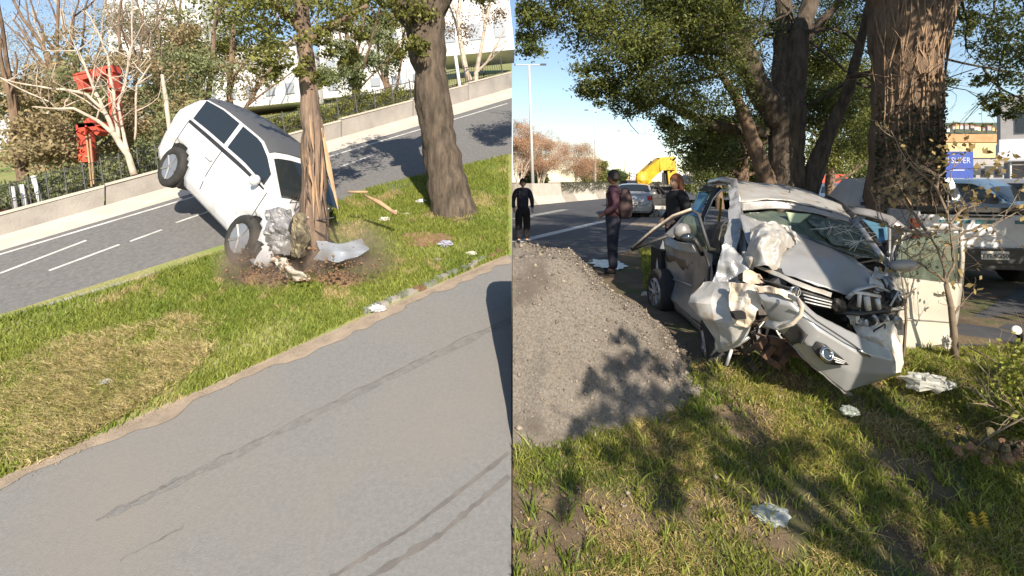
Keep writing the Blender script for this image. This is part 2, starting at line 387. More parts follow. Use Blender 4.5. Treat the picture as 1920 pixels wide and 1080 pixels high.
# sandy margin of the median
mb = MB(); A, B = GL(-60, 932), GL(955, 480); vs = []
for i in range(121):
    p = lerp(A, B, i/120); d = (B-A).normalized(); n_ = d.cross(NL).normalized()
    wd = .10+.10*mnoise.noise(p*1.9)+.05*mnoise.noise(p*7)
    vs += [p-n_*.05+NL*.006, p+n_*max(.02, wd)+NL*.006]
vs = [v if v.x < -.006 else Vector((-.006, v.y, v.z)) for v in vs]
mb.add(vs, [(2*i, 2*i+1, 2*i+3, 2*i+2) for i in range(120)]).build('sandy_margin', 'sand_edge', kind='structure')
n = 5200; tt = RNG.random(n); off = -np.abs(RNG.normal(size=n))*.28*(RNG.random(n))+.04
Xg = A.x+(B.x-A.x)*tt; Yg_ = A.y+(B.y-A.y)*tt; dn = (B-A).normalized(); Xg = Xg-off*(-dn.y)*-1*-1; Yg_ = Yg_+off*dn.x
kk = Xg < -.03; Xg, Yg_ = Xg[kk], Yg_[kk]; n = len(Xg); cg = np.stack([Xg, Yg_, -H+K*Yg_+.006], 1); sg = .003+.008*RNG.random(n)**4
oct_ = np.array([[1, 0, 0], [-.9, 0, .1], [0, 1, 0], [0, -1, 0], [0, 0, .6], [0, 0, -.6]]); TT = np.array([[0, 2, 4], [2, 1, 4], [1, 3, 4], [3, 0, 4], [2, 0, 5], [1, 2, 5], [3, 1, 5], [0, 3, 5]])
tag(np_mesh('road_grit', (cg[:, None, :]+(oct_[None]*(1+.4*RNG.normal(size=(n, 6, 1))))*sg[:, None, None]).reshape(-1, 3), (np.arange(n)[:, None, None]*6+TT[None]).reshape(-1, 3), 'sand_edge', kind='stuff', tris=True), 'pale grit strewn along the sandy edge of the near left road', 'grit')
# bare soil under the crash
def patch_soil(name, cx, cy, rx, ry, m, lift=.02, bump=.10):
    c = GL(cx, cy); vs = [c+NL*(lift+bump)]; n = 36; R = 6
    for r in range(1, R+1):
        for k in range(n):
            a = 2*math.pi*k/n; q = r/R*(1+.25*mnoise.noise(Vector((math.cos(a)*2, math.sin(a)*2, cx))))
            p = GL(cx+math.cos(a)*rx*q, cy-math.sin(a)*ry*q)
            if p.x > -.02: p.x = -.02
            vs.append(p+NL*(lift+bump*(1-(r/R)**2)+.03*mnoise.noise(p*6)*(r < R)-(.05 if r == R else 0)))
    fs = [(0, 1+k, 1+(k+1) % n) for k in range(n)]
    for r in range(R-1):
        for k in range(n): fs.append((1+r*n+k, 1+(r+1)*n+k, 1+(r+1)*n+(k+1) % n, 1+r*n+(k+1) % n))
    return MB().add(vs, fs).build(name, m, kind='structure', smooth=True)
patch_soil('torn_soil', 498, 522, 62, 20, 'soil_bare', bump=.05)
patch_soil('torn_soil', 640, 526, 60, 17, 'soil_bare', bump=.04)
patch_soil('torn_soil', 800, 450, 60, 16, 'soil_bare', bump=.02)

def inpoly(X, Y, poly):
    ins = np.zeros(len(X), bool); j = len(poly)-1
    for i in range(len(poly)):
        xi, yi = poly[i]; xj, yj = poly[j]
        c = ((yi > Y) != (yj > Y)) & (X < (xj-xi)*(Y-yi)/(yj-yi+1e-12)+xi); ins ^= c; j = i
    return ins
def blades(name, X, Y, Z, h, wd, m, label=None, cat='grass', lean=.35, clip=None):
    n = len(X); base = np.stack([X, Y, Z], 1); a = RNG.random(n)*2*np.pi; d = np.stack([np.cos(a), np.sin(a), np.zeros(n)], 1)
    hh = (h*(.35+.9*RNG.random(n)**1.3))[:, None]; l = RNG.normal(size=(n, 3))*lean; l[:, 2] = 0
    mid = base+hh*(np.array([0, 0, .6])+l*.45); tip = base+hh*(np.array([0, 0, .95])+l*1.25)
    ww = wd*(.6+.8*RNG.random(n))[:, None]
    V = np.stack([base-d*ww*.5, base+d*ww*.5, mid+d*ww*.42, mid-d*ww*.42, tip], 1).reshape(-1, 3)
    if clip == 'L': V[:, 0] = np.minimum(V[:, 0], -.01)
    if clip == 'R': V[:, 0] = np.maximum(V[:, 0], .01)
    i = np.arange(n)[:, None]*5
    T = np.concatenate([i+np.array([[0, 1, 2]]), i+np.array([[0, 2, 3]]), i+np.array([[3, 2, 4]])])
    o = np_mesh(name, V, T, m, kind='stuff', tris=True)
    if label: tag(o, label, cat)
    return o
def vnoise(X, Y, s, off=0):
    return np.array([mnoise.noise(Vector((x*s+off, y*s, off))) for x, y in zip(X, Y)])
# median grass (tufts)
def left_poly(px): return [(GL(*p).x, GL(*p).y) for p in px]
poly = left_poly([(-60, 925), (300, 770), (650, 605), (800, 540), (953, 478), (953, 292), (700, 352), (430, 470), (200, 545), (-60, 615)])
PX = np.array(poly); 
def scatter(poly, n, x0=None):
    PX = np.array(poly); lo, hi = PX.min(0), PX.max(0); X = lo[0]+(hi[0]-lo[0])*RNG.random(n*3); Y = lo[1]+(hi[1]-lo[1])*RNG.random(n*3)
    k = inpoly(X, Y, poly); return X[k][:n], Y[k][:n]
def grow_left(name, poly, n, h, wd, m, label, dens=None, lean=.35):
    X, Y = scatter(poly, n)
    if dens is not None:
        k = dens(X, Y) > RNG.random(len(X)); X, Y = X[k], Y[k]
    # tufting: pull blades toward tuft centres
    return blades(name, X, Y, -H+K*Y-.01, h, wd, m, label, lean=lean, clip='L')
nv = lambda X, Y: np.clip(.85+1.3*vnoise(X, Y, 1.6), .3, 1)
grow_left('median_grass', poly, 190000, .075, .009, 'grass_left', 'bright green grass covering the sloping median of the left view', nv)
dry = left_poly([(-20, 880), (-20, 700), (120, 640), (420, 580), (440, 650), (250, 770), (60, 880)]); dc = GL(165, 725)
grow_left('dry_grass', dry, 90000, .072, .009, 'grass_dry', 'patch of bleached yellow dry grass low on the left median', lambda X, Y: np.clip(1.15-((X-dc.x)**2/.9+(Y-dc.y)**2/.55)*.9+1.1*vnoise(X, Y, 2.6)+.5*vnoise(X, Y, 9), 0, 1), .7)

# ================================================================ THE SETTING, RIGHT: level ground, front slope
def rsheet(name, pts, m, lift=0, kind='structure'):
    return MB().quad(*[Vector((x, y, GZ+lift)) for x, y in pts]).build(name, m, kind=kind)
mb = MB(); xs = np.concatenate([np.linspace(.003, 8, 60), np.linspace(8.4, 60, 16)]); ys = np.concatenate([np.linspace(-6, 2, 6), np.linspace(2.2, 9, 56), np.linspace(9.5, 30, 10)])
vs = []
for y in ys:
    for x in xs:
        s = min(1, max(0, (x-.003)*3)); f = 1 if y < 6.2 else 0
        k = max(0, 1-abs(y-YC)/.8); z = zr(y)+(-.05*k*k)*s
        vs.append(Vector((x, y, z+.05*s*f*mnoise.noise(Vector((x*1.6, y*1.6, 3))))))
W = len(xs)
mb.add(vs, [(j*W+i, j*W+i+1, (j+1)*W+i+1, (j+1)*W+i) for j in range(len(ys)-1) for i in range(W-1)])
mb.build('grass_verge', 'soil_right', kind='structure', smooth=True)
def zr_np(X, Y):
    s = np.clip((X-.003)*3, 0, 1); k = np.clip(1-np.abs(Y-YC)/.8, 0, 1); f = (Y < 6.2)
    return np.where(Y > YC, GZ, -H+K*Y)-.05*k*k*s+.05*s*f*np.array([mnoise.noise(Vector((x*1.6, y*1.6, 3))) for x, y in zip(X, Y)])
MB().quad(*[Vector(p) for p in ((.003, 30, GZ), (60, 30, GZ), (900, 900, GZ-.3), (.003, 900, GZ-.3))]).build('distant_ground', 'soil_right', kind='structure')
# highway heading away to the upper right, its shoulder, lines and the car park
ld = Vector((3.33, 6.4, 0)).normalized()
def hw(px, py): g = GR(px, py); return (g.x, g.y)
rsheet('highway', [(.004, 9.6), (.004, 200), (90, 200), (hw(1290, 415)[0]+3, hw(1290, 415)[1]+2), hw(1290, 440), hw(1110, 490)], 'asphalt_dark', .004)
def rline(name, p, q, wd, m, lift=.009):
    A, B = Vector((*hw(*p), GZ+lift)), Vector((*hw(*q), GZ+lift)); n_ = (B-A).normalized().cross(Vector((0, 0, 1)))*wd/2
    return MB().quad(A-n_, B-n_, B+n_, A+n_).build(name, m, kind='structure')
rline('highway_line', (968, 454), (1128, 416), .34, 'line_paint')
rline('highway_line', (1128, 416), (1225, 393), .3, 'line_worn')
rline('highway_line', (1172, 426), (1212, 436), .10, 'line_worn')
rline('lane_line', (966, 411), (1060, 393), .5, 'line_worn')
rsheet('dirt_shoulder', [hw(1165, 432), hw(1290, 432), hw(1330, 398), hw(1225, 392)], 'sand_edge', .013)
rsheet('car_park', [(3.9, 5.05), (60, 5.05), (60, 45), (14, 45), (9.0, 9)], 'asphalt_dark', .004)
# puddle of broken glass on the shoulder
g = GR(1140, 496); vs = [g+Vector((0, 0, .014))]; n = 40
for k in range(n):
    a = 2*math.pi*k/n; r = 1+.5*mnoise.noise(Vector((math.cos(a)*3, math.sin(a)*3, 1))); vs.append(g+Vector((math.cos(a)*.30*r, math.sin(a)*.55*r, .014)))
tag(MB().add(vs, [(0, 1+k, 1+(k+1) % n) for k in range(n)]).build('glass_puddle', 'puddle'), 'pale patch of crushed glass on the dark asphalt beside the backpack man', 'broken glass', kind='stuff')

# right grass
polyR = [(.01, 2.1), (3.4, 2.2), (6.2, 4.2), (6.8, 5.0), (4.2, 5.0), (1.5, 4.75), (.9, 4.1), (.01, 3.75)]
def grow_right(name, poly, n, h, wd, m, label, sc_=2.0, bias=.5, amp=2.0, off=0, lean=.4):
    X, Y = scatter(poly, n); k = np.clip(bias+amp*vnoise(X, Y, sc_, off), .03, 1) > RNG.random(len(X)); X, Y = X[k], Y[k]
    return blades(name, X, Y, zr_np(X, Y)-.01, h, wd, m, label, lean=lean, clip='R')
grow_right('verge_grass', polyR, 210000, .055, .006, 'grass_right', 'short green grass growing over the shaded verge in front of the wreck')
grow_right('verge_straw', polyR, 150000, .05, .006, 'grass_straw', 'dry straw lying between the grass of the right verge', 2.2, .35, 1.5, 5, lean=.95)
# broad-leaved tufts
X, Y = scatter(polyR, 560); XX = np.repeat(X, 16)+RNG.normal(size=len(X)*16)*.022; YY = np.repeat(Y, 16)+RNG.normal(size=len(X)*16)*.022; XX = np.maximum(XX, .02)
blades('grass_tuft', XX, YY, zr_np(XX, YY), .095, .010, 'grass_right', 'taller broad bladed grass tufts scattered over the right verge', lean=.5, clip='R')
polyB = [(1.9, 7.6), (2.9, 7.4), (3.6, 11.5), (2.9, 12)]
grow_right('shoulder_grass', polyB, 9000, .12, .014, 'grass_right', 'strip of shaded grass beside the wrecked car towards the highway', 1, .9, .4)

# ================================================================ GRAVEL HEAP
hc = Vector((.16, 4.85))
vs = []; nx, ny = 110, 120; x0, x1, y0, y1 = .006, 2.5, 2.7, 6.6; fs = []
HZ = np.zeros((ny, nx))
for j in range(ny):
    for i in range(nx):
        x = x0+(x1-x0)*i/(nx-1); y = y0+(y1-y0)*j/(ny-1)
        g = zr(y)
        d = math.sqrt(((x-hc.x)/1.50)**2+((y-hc.y)/(1.12 if y < hc.y else 1.15))**2)
        d *= 1+.10*mnoise.noise(Vector((x*2.3, y*2.3, 4)))+.05*mnoise.noise(Vector((x*6, y*6, 4)))
        hgt = max(0, 1-d); hz = GZ+(1.24*hgt**1.12 if d > .26 else 1.24*.74**1.12+1.0*(.26-d)*.4)
        # slope runs on down the front bank
        z = hz if y > YC or hgt > 0 else g-.2
        if hgt <= 0: z = g-.12
        else: z = g+(hz-GZ)+.05*mnoise.noise(Vector((x*3, y*3, 9)))*min(1, hgt*6)+.02*mnoise.noise(Vector((x*9, y*9, 2)))
        if y < YC: z = max(z, g-.1)
        HZ[j, i] = z; vs.append((x, y, z))
fs = [(j*nx+i, j*nx+i+1, (j+1)*nx+i+1, (j+1)*nx+i) for j in range(ny-1) for i in range(nx-1)]
heap = thing('gravel_heap', 'large heap of grey brown gravel beside the wreck, dappled with shade', 'gravel heap', (0.8, 4.8, GZ))
MB().add(vs, fs).build('heap_body', 'gravel', heap, smooth=True)
n = 90000; X = x0+(x1-x0)*RNG.random(n)**1.2; Y = y0+(y1-y0)*RNG.random(n)
ii = (X-x0)/(x1-x0)*(nx-1); jj = (Y-y0)/(y1-y0)*(ny-1); Z = HZ[jj.astype(int), ii.astype(int)]
G = np.where(Y > YC, GZ, -H+K*Y); k = ((Z-G > -.03) | ((RNG.random(n) < .05) & (np.hypot(X-.2, Y-4.6) < 2.0))) & (X > .02); Z = np.maximum(Z, G); X, Y, Z = X[k], Y[k], Z[k]; n = len(X)
s = .0032+.006*RNG.random(n)**3+.018*RNG.random(n)**34; c = np.stack([X, Y, Z+s*.4], 1)
oct_ = np.array([[1, 0, 0], [-.9, 0, .1], [0, 1, 0], [0, -1, 0], [0, 0, .8], [0, 0, -.8]])
V = (c[:, None, :]+(oct_[None]*(1+.4*RNG.normal(size=(n, 6, 1))))*s[:, None, None]).reshape(-1, 3); V[:, 0] = np.maximum(V[:, 0], .006)
T = np.array([[0, 2, 4], [2, 1, 4], [1, 3, 4], [3, 0, 4], [2, 0, 5], [1, 2, 5], [3, 1, 5], [0, 3, 5]])
np_mesh('pebbles', V, (np.arange(n)[:, None, None]*6+T[None]).reshape(-1, 3), 'pebble', heap, kind='stuff', tris=True)

# ================================================================ TREES, RIGHT
tA = thing('street_tree', 'large dark spreading tree with several leaning trunks behind the wrecked car', 'tree', tuple(P(1480, 480, 11)), 'big trees of the verge')
tb = MB()
def barked(Q, R_, n, amp=.10, seed=0):
    """trunk with ridged bark: rings of n points pushed in and out"""
    mb = MB(); a = None; vs = []; Q2, R2 = [], []
    for i in range(len(Q)-1):
        k = max(1, int((Q[i+1]-Q[i]).length/max(.06, R_[i]*.3)))
        for j in range(k): Q2.append(lerp(Q[i], Q[i+1], j/k)); R2.append(lerp(R_[i], R_[i+1], j/k))
    Q2.append(Q[-1]); R2.append(R_[-1])
    for i, p in enumerate(Q2):
        d = (Q2[min(i+1, len(Q2)-1)]-Q2[max(i-1, 0)]).normalized()
        if a is None: a = d.orthogonal().normalized()
        a = (a-d*a.dot(d)).normalized(); b = d.cross(a)
        for k in range(n):
            t_ = 2*math.pi*k/n; u = a*math.cos(t_)+b*math.sin(t_); s_ = p+u*R2[i]; q = Vector((s_.x*9, s_.y*9, s_.z*1.7+seed)); q2 = Vector((s_.x*22, s_.y*22, s_.z*5))
            vs.append(p+u*R2[i]*(1+amp*(.5-2*abs(mnoise.noise(q)))+amp*.5*mnoise.noise(q2)+.08*mnoise.noise(s_*2.2)))
    return mb.add(vs, [(i*n+k, i*n+(k+1) % n, (i+1)*n+(k+1) % n, (i+1)*n+k) for i in range(len(Q2)-1) for k in range(n)])
def pt(mb, pts, n=10, flat=1):
    """pts: (px, py, Y, half width in px)"""
    Q = [P(a, b, c) for a, b, c, r in pts]; R = [r/F*c for a, b, c, r in pts]
    Q2, R2 = [], []
    for i in range(len(Q)-1):
        for k in range(4):
            t = k/4; Q2.append(lerp(Q[i], Q[i+1], t)+Vector([mnoise.noise(Q[i]*3+Vector((k, 0, 0)))*R[i]*.12]*3)); R2.append(lerp(R[i], R[i+1], t)*(1+.06*mnoise.noise(lerp(Q[i], Q[i+1], t)*5)))
    if n < 9: mb.tube(Q2+[Q[-1]], R2+[R[-1]], n, flat); return
    b_ = barked(Q2+[Q[-1]], R2+[R[-1]], 40 if n > 12 else 26, .12); mb.add(b_.v, b_.f)
pt(tb, [(1478, 500, 11, 46), (1472, 400, 11, 37), (1474, 300, 11, 30), (1476, 215, 11, 32), (1470, 180, 11, 26)], 14)
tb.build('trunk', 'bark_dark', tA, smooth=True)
for L_ in ([(1468, 230, 11, 26), (1425, 170, 10.8, 22), (1392, 95, 10.5, 20), (1372, 20, 10.2, 18), (1366, -60, 10, 15)],
           [(1474, 215, 11, 26), (1492, 130, 11, 20), (1500, 60, 11, 17), (1528, -20, 11, 14)],
           [(1470, 190, 11, 20), (1466, 110, 11.2, 17), (1470, 30, 11.3, 15), (1466, -60, 11.4, 13)],
           [(1502, 420, 11, 25), (1520, 340, 10.9, 18), (1548, 262, 10.8, 13), (1590, 170, 10.6, 10), (1618, 60, 10.4, 7), (1640, -60, 10.2, 4)],
           [(1450, 380, 11, 20), (1425, 300, 10.8, 13), (1402, 235, 10.7, 12), (1380, 180, 10.6, 8), (1352, 140, 10.5, 6)],
           [(1400, 110, 10.5, 13), (1335, 92, 10.2, 10), (1262, 95, 9.8, 7), (1180, 110, 9.5, 4)],
           [(1440, 250, 11, 12), (1350, 238, 11.2, 10), (1290, 215, 11.4, 8), (1240, 190, 11.5, 5)],
           [(1380, 60, 10.4, 9), (1300, 10, 10, 7), (1210, -30, 9.6, 5)],
           [(1500, 80, 11, 9), (1560, 20, 10.7, 7), (1600, -30, 10.5, 5)]):
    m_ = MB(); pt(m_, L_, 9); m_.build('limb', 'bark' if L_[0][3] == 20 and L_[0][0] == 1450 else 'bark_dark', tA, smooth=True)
m_ = MB(); tips = []
for i in range(46):
    a, b, c = random.choice([(1392, 95, 10.5), (1300, 92, 10), (1240, 95, 9.7), (1300, 220, 11.3), (1372, 10, 10.2), (1500, 60, 11), (1466, 60, 11.2), (1590, 150, 10.6), (1210, -20, 9.6), (1352, 140, 10.5)])
    branch(m_, P(a, b, c), (random.gauss(0, 1), random.gauss(0, 1), random.gauss(.1, .7)), random.uniform(.9, 1.7), .035, 2, .8, 2, .25, tips, clip='R')
m_.build('branches', 'bark_dark', tA, kind='stuff')
balls = []
for x_, y_, Y_, r_ in [(1000, 30, 8.6, .45), (985, 80, 8.6, .35), (1075, 20, 9, .65), (1140, 70, 9.2, .8), (1110, 140, 9.4, .45), (1130, 170, 9.6, .35), (1200, 30, 9.4, .9), (1230, 130, 9.6, .85),
                       (1180, 200, 10, .45), (1270, 200, 10, .7), (1310, 80, 9.8, 1.0), (1330, 170, 10.2, .8), (1290, 10, 9.6, 1.0), (1400, 40, 10, 1.0), (1370, 240, 11.5, .6), (1420, 130, 10.4, .7),
                       (1400, -60, 10, 1.2), (1500, -40, 10.4, 1.2), (1540, 60, 11.2, .9), (1560, 140, 11.6, .9), (1600, 50, 11, .8), (1590, 200, 12, .8), (1540, 210, 12, .7), (1620, 260, 12.5, .7), (1500, 120, 12, 1.0), (1440, 200, 12.3, .9),
                       (1330, 240, 12, .4), (1250, 235, 11, .35), (1610, -40, 10.5, 1.0), (1050, -30, 8.4, .6), (1190, -60, 9, 1.0), (1215, 80, 8.9, .5), (1340, 30, 9.2, .6)]:
    balls.append((P(x_, y_, Y_+(1.7 if x_ > 1390 and y_ < 170 else 0)), r_))
C = np.concatenate([clumps([b], 330*(4+16*b[1]**2), 10+12*b[1], .26, .35) for b in balls])
o = leaf_mesh('crown', C, .062, 'leaf_dark', tA, 'stuff', .42, clip='R')
# further trees of the verge behind
for k, (bx, by, by2, Y_, r_, lab, bl) in enumerate([
        (1395, 340, 250, 19, 14, 'mid distance verge tree with gnarled trunk left of the great tree', [(1400, 270, 19, 1.3), (1340, 290, 18, 1.1), (1300, 275, 17.5, .9), (1350, 250, 19, .9), (1420, 310, 20, .9)]),
        (1560, 345, 230, 20, 10, 'bright green leafy verge tree between the leaning trunk and the vine trunk', [(1580, 240, 19, 1.2), (1600, 170, 19, 1.3), (1560, 290, 19, .9), (1625, 290, 20, .7), (1540, 150, 19, 1.2), (1625, 215, 20, 1.0)]),
        (1350, 345, 300, 30, 8, 'farther dark verge tree above the yellow crane truck', [(1340, 305, 30, 1.3), (1300, 310, 31, 1.0), (1370, 320, 30, 1.0), (1320, 325, 29, .8)])]):
    t = thing('verge_tree', lab, 'tree', tuple(P(bx, 340+1560/Y_, Y_)), 'big trees of the verge')
    m_ = MB(); pt(m_, [(bx, 340+1560/Y_, Y_, r_), (bx-4, by, Y_, r_*.8), (bx+6, by2, Y_, r_*.6), (bx-10, by2-60, Y_, r_*.3)]); m_.build('trunk', 'bark', t, smooth=True)
    m_ = MB()
    for i in range(12): branch(m_, P(bx, lerp(by, by2, random.random()), Y_), (random.gauss(0, 1), random.gauss(0, .6), random.uniform(.1, 1)), random.uniform(1, 2.2), .07, 2, .7, 2, .2, None, clip='R')
    m_.build('branches', 'bark', t, kind='stuff')
    C = np.concatenate([clumps([(P(*b[:3]), b[3])], 3000*b[3]**2+900, 16, .28, .4) for b in bl])
    leaf_mesh('crown', C, .11, ['leaf_dark', 'leaf_olive', 'leaf_dark'][k], t, 'stuff', .45, clip='R')
# thick trunk wrapped in dry vines
tB = thing('vine_tree', 'thick straight tree trunk wrapped in dry brown vines right of the wreck', 'tree', tuple(P(1695, 500, 9)), 'big trees of the verge')
m_ = MB(); trunkB = [(1700, 520, 9, 72), (1695, 420, 9, 60), (1694, 320, 9, 54), (1697, 200, 9, 54), (1700, 110, 9, 57), (1706, 30, 9, 64), (1712, -40, 9, 66)]
pt(m_, trunkB, 18); m_.build('trunk', 'bark', tB, smooth=True)
for L_ in ([(1720, 20, 9, 50), (1780, -50, 8.9, 44), (1850, -120, 8.8, 36)], [(1690, 10, 9, 44), (1640, -60, 9.2, 36), (1600, -140, 9.4, 28)]):
    m_ = MB(); pt(m_, L_, 12); m_.build('limb', 'bark', tB, smooth=True)
def trunk_at(py):
    for i in range(len(trunkB)-1):
        a, b = trunkB[i], trunkB[i+1]
        if b[1] <= py <= a[1]:
            t = (a[1]-py)/(a[1]-b[1]); return lerp(a[0], b[0], t), lerp(a[3], b[3], t)
    return trunkB[-1][0], trunkB[-1][3]
for i in range(60):
    y_ = random.uniform(60, 420); L_ = random.uniform(60, 220); ang = random.uniform(-2.9, -.2); sp = random.gauss(0, .3); pts = []
    for k in range(9):
        py = y_-L_*k/8
        if py < -30: break
        cx, r = trunk_at(py); a = ang+sp*k/8+.05*math.sin(k*.8+i)
        rr = (r+2.5)/F*9*(1.0+.03*random.random()); c = P(cx, py, 9); pts.append(c+Vector((math.cos(a)*rr, math.sin(a)*rr, 0)))
    if len(pts) > 2: MB().tube(pts, [random.uniform(.006, .016)]*len(pts), 4).build('vine', 'vine', tB)
for i in range(14):
    y_ = random.uniform(10, 200); cx, r = trunk_at(y_); p = P(cx+r*random.uniform(-.6, 1), y_, 8.5)
    m_ = MB(); branch(m_, p, (random.uniform(-1, 1), -.6, random.uniform(-.2, 1)), random.uniform(.3, .8), .008, 1, .6, 2, .3); m_.build('vine', 'vine', tB)
C = []
for i in range(2600):
    y_ = random.gauss(300, 55); cx, r = trunk_at(max(-30, min(500, y_))); a = random.uniform(-3.0, -.1); rr = (r+random.uniform(1, 8))/F*9
    C.append(P(cx, y_, 9)+Vector((math.cos(a)*rr, math.sin(a)*rr, 0)))
leaf_mesh('ivy', C, .055, 'ivy', tB, 'stuff', .7)
balls = [(P(*b[:3]), b[3]) for b in [(1880, 20, 9, .6), (1905, 90, 8.8, .55), (1850, 10, 9, .5), (1800, -10, 9.2, .5), (1895, 165, 9, .42), (1915, 130, 8.6, .5), (1860, 190, 10, .25), (1930, 40, 8, .8), (1840, 150, 10, .16), (1880, 215, 10, .18), (1760, -40, 9, .6), (1830, 60, 9.6, .3), (1770, 150, 10.5, .28), (1765, 60, 10.5, .3), (1960, 200, 9, .5), (1620, -30, 9, .6)]]
C = np.concatenate([clumps([b], 2600*b[1]**2+350, 10, .24, .5) for b in balls])
leaf_mesh('crown', C, .06, 'leaf_dark', tB, 'stuff', .42, clip='R')
m_ = MB()
for p, d in (((1870, -40, 9), (.3, 0, -1)), ((1820, 20, 9.6), (.8, 0, -.6)), ((1770, 110, 10), (.9, 0, -.5)), ((1900, 60, 9), (-.2, 0, -1)), ((1845, 130, 9.8), (.5, 0, -1)), ((1800, -10, 9), (.4, 0, -1))):
    branch(m_, P(*p), d, 1.1, .022, 2, .6, 3, .2, None, -.1)
m_.build('branches', 'bark_dark', tB, kind='stuff')

# trees outside the frame on the right whose shade falls over the road and the grass (the photograph shows their shadows)
def land(C, z0=-1.6):
    t = (C[:, 2]-z0)/SD.z; return C[:, 0]-SD.x*t, C[:, 1]-SD.y*t
def offtree(x, y, balls, per, size, group, r=.24, lab='', keep=None, h=5):
    t = thing('shade_tree', lab, 'tree', (x, y, zr(y)), group)
    m_ = MB(); m_.tube([(x, y, zr(y)-.1), (x+.1, y-.05, -.5), (x-.05, y, h*.5), (x, y, h)], [r*1.2, r, r*.8, r*.5], 12); m_.build('trunk', 'bark', t, smooth=True)
    m_ = MB()
    for c, rr in balls: m_.tube([(x, y, max(-.8, c[2]-.8)), lerp(Vector((x, y, c[2])), Vector(c), .5)+Vector((0, 0, .1)), c], [.07, .05, .015], 6)
    m_.build('limb', 'bark', t)
    C = np.concatenate([clumps([b], per*b[1]**2, 12, .3, .4) for b in balls])
    a, b = land(C, -2.0); k = (a > .25)
    if keep: k &= keep(C)
    leaf_mesh('crown', C[k], size, 'leaf_green', t, 'stuff', .5)
SH = Vector((SD.x, SD.y, 0)).normalized(); TE = SD.z/math.hypot(SD.x, SD.y)
def caster(X, Y, t, z0=-1.7): return (X+SH.x*t, Y+SH.y*t, z0+TE*t)
def out_of_view(C, m=.4): return C[:, 0] > np.maximum(C[:, 1], 0)*.98+m
def high_keep(C):
    a, b = land(C, GZ); return out_of_view(C) & ((b > 8.6) | ((a > 5.2) & (b > 5.2)))
bl = []
for X_, Y_ in [(1.5, 10.5), (3.5, 10), (6, 9), (8, 10), (.9, 13.5), (3, 13.2), (6, 13), (9, 14), (1.2, 18), (4, 17), (8, 18), (2.5, 23), (6, 22), (7.2, 7), (9.4, 8), (7, 5.5)]:
    t_ = max(2, ((.98*Y_+.4)-X_)/(SH.x-.98*SH.y))+1.6; bl.append((caster(X_, Y_, t_), 1.35))
offtree(9.2, 2.0, bl, 1500, .14, 'trees right of the view', .3, 'broad leafy tree beyond the right edge shading the highway', high_keep, 5)

# ================================================================ FAR LEFT SIDE OF THE RIGHT VIEW
for i, (bx, Y_, top, rr, lab, mt) in enumerate([(972, 52, 222, 2.2, 'pale trunked bare tree with orange brown twigs at the left edge of the highway view', 'twig_orange'),
                                   (1010, 56, 236, 2.3, 'bare orange twigged tree right behind the first tall lamp post', 'twig_orange'),
                                   (1078, 62, 254, 2.6, 'rounded bare orange tree standing alone over the ivy covered barrier', 'twig_orange'),
                                   (1110, 80, 300, 1.9, 'small olive green tree right of the rounded orange tree', 'leaf_olive'),
                                   (1150, 100, 318, 2.4, 'distant dull green tree behind the head of the backpack man', 'leaf_green'),
                                   (1000, 64, 300, 1.6, 'low green shrub at the foot of the orange trees', 'leaf_green')]):
    t = thing('highway_tree', lab, 'tree', tuple(P(bx, 340+1560/Y_, Y_)), 'trees along the far side of the highway')
    base = P(bx, 340+1560/Y_, Y_); tp = P(bx, top, Y_); hh = tp.z-base.z
    m_ = MB()
    for k in range(4):
        q = base+Vector((random.uniform(-.5, .5), 0, 0))
        branch(m_, q, (random.uniform(-.25, .25), 0, 1), hh*.42, .10, 3, .5, 3, .1, None, .3, 5, clip='R')
    m_.build('trunk', 'bark_white' if i < 3 else 'bark', t, kind=None)
    bl = [(Vector((base.x+random.uniform(-1, 1)*rr*.7, Y_+random.uniform(-1, 1), lerp(base.z+hh*.30, tp.z-rr*.35, random.random()**.8))), rr*random.uniform(.35, .6)) for k in range(20)]
    C = clumps(bl, 1700, 14, .34, .3)
    leaf_mesh('crown', C, .16 if i < 3 else .22, mt, t, 'stuff', .16 if i < 3 else .5, clip='R')
# lamp posts
for i, (px, py, Y_, lab) in enumerate([(1000, 122, 45, 'nearest tall double armed highway lamp post, left of the big crown'), (1116, 207, 72, 'second tall double armed lamp post over the rounded orange tree'), (1172, 246, 100, 'farthest thin lamp post left of the crane truck')]):
    base = P(px, 340+1560/Y_, Y_); t_ = P(px-8 if i == 0 else px, py, Y_)
    t = thing('lamp_post', lab, 'lamp post', tuple(base), 'tall lamp posts of the highway')
    MB().tube([base, lerp(base, t_, .5), t_], [.16, .12, .09], 8).build('pole', 'metal_pale', t, smooth=True)
    for s in (-1, 1):
        e_ = t_+Vector((s*1.25, 0, .05))
        if e_.x < .05: e_.x = .06
        MB().tube([t_, e_], .05, 6).build('arm', 'metal_pale', t)
        MB().box(e_+Vector((-.05*s, 0, 0)), (.5 if e_.x > .5 else .1, .25, .12)).build('lamp_head', 'metal_dark', t)
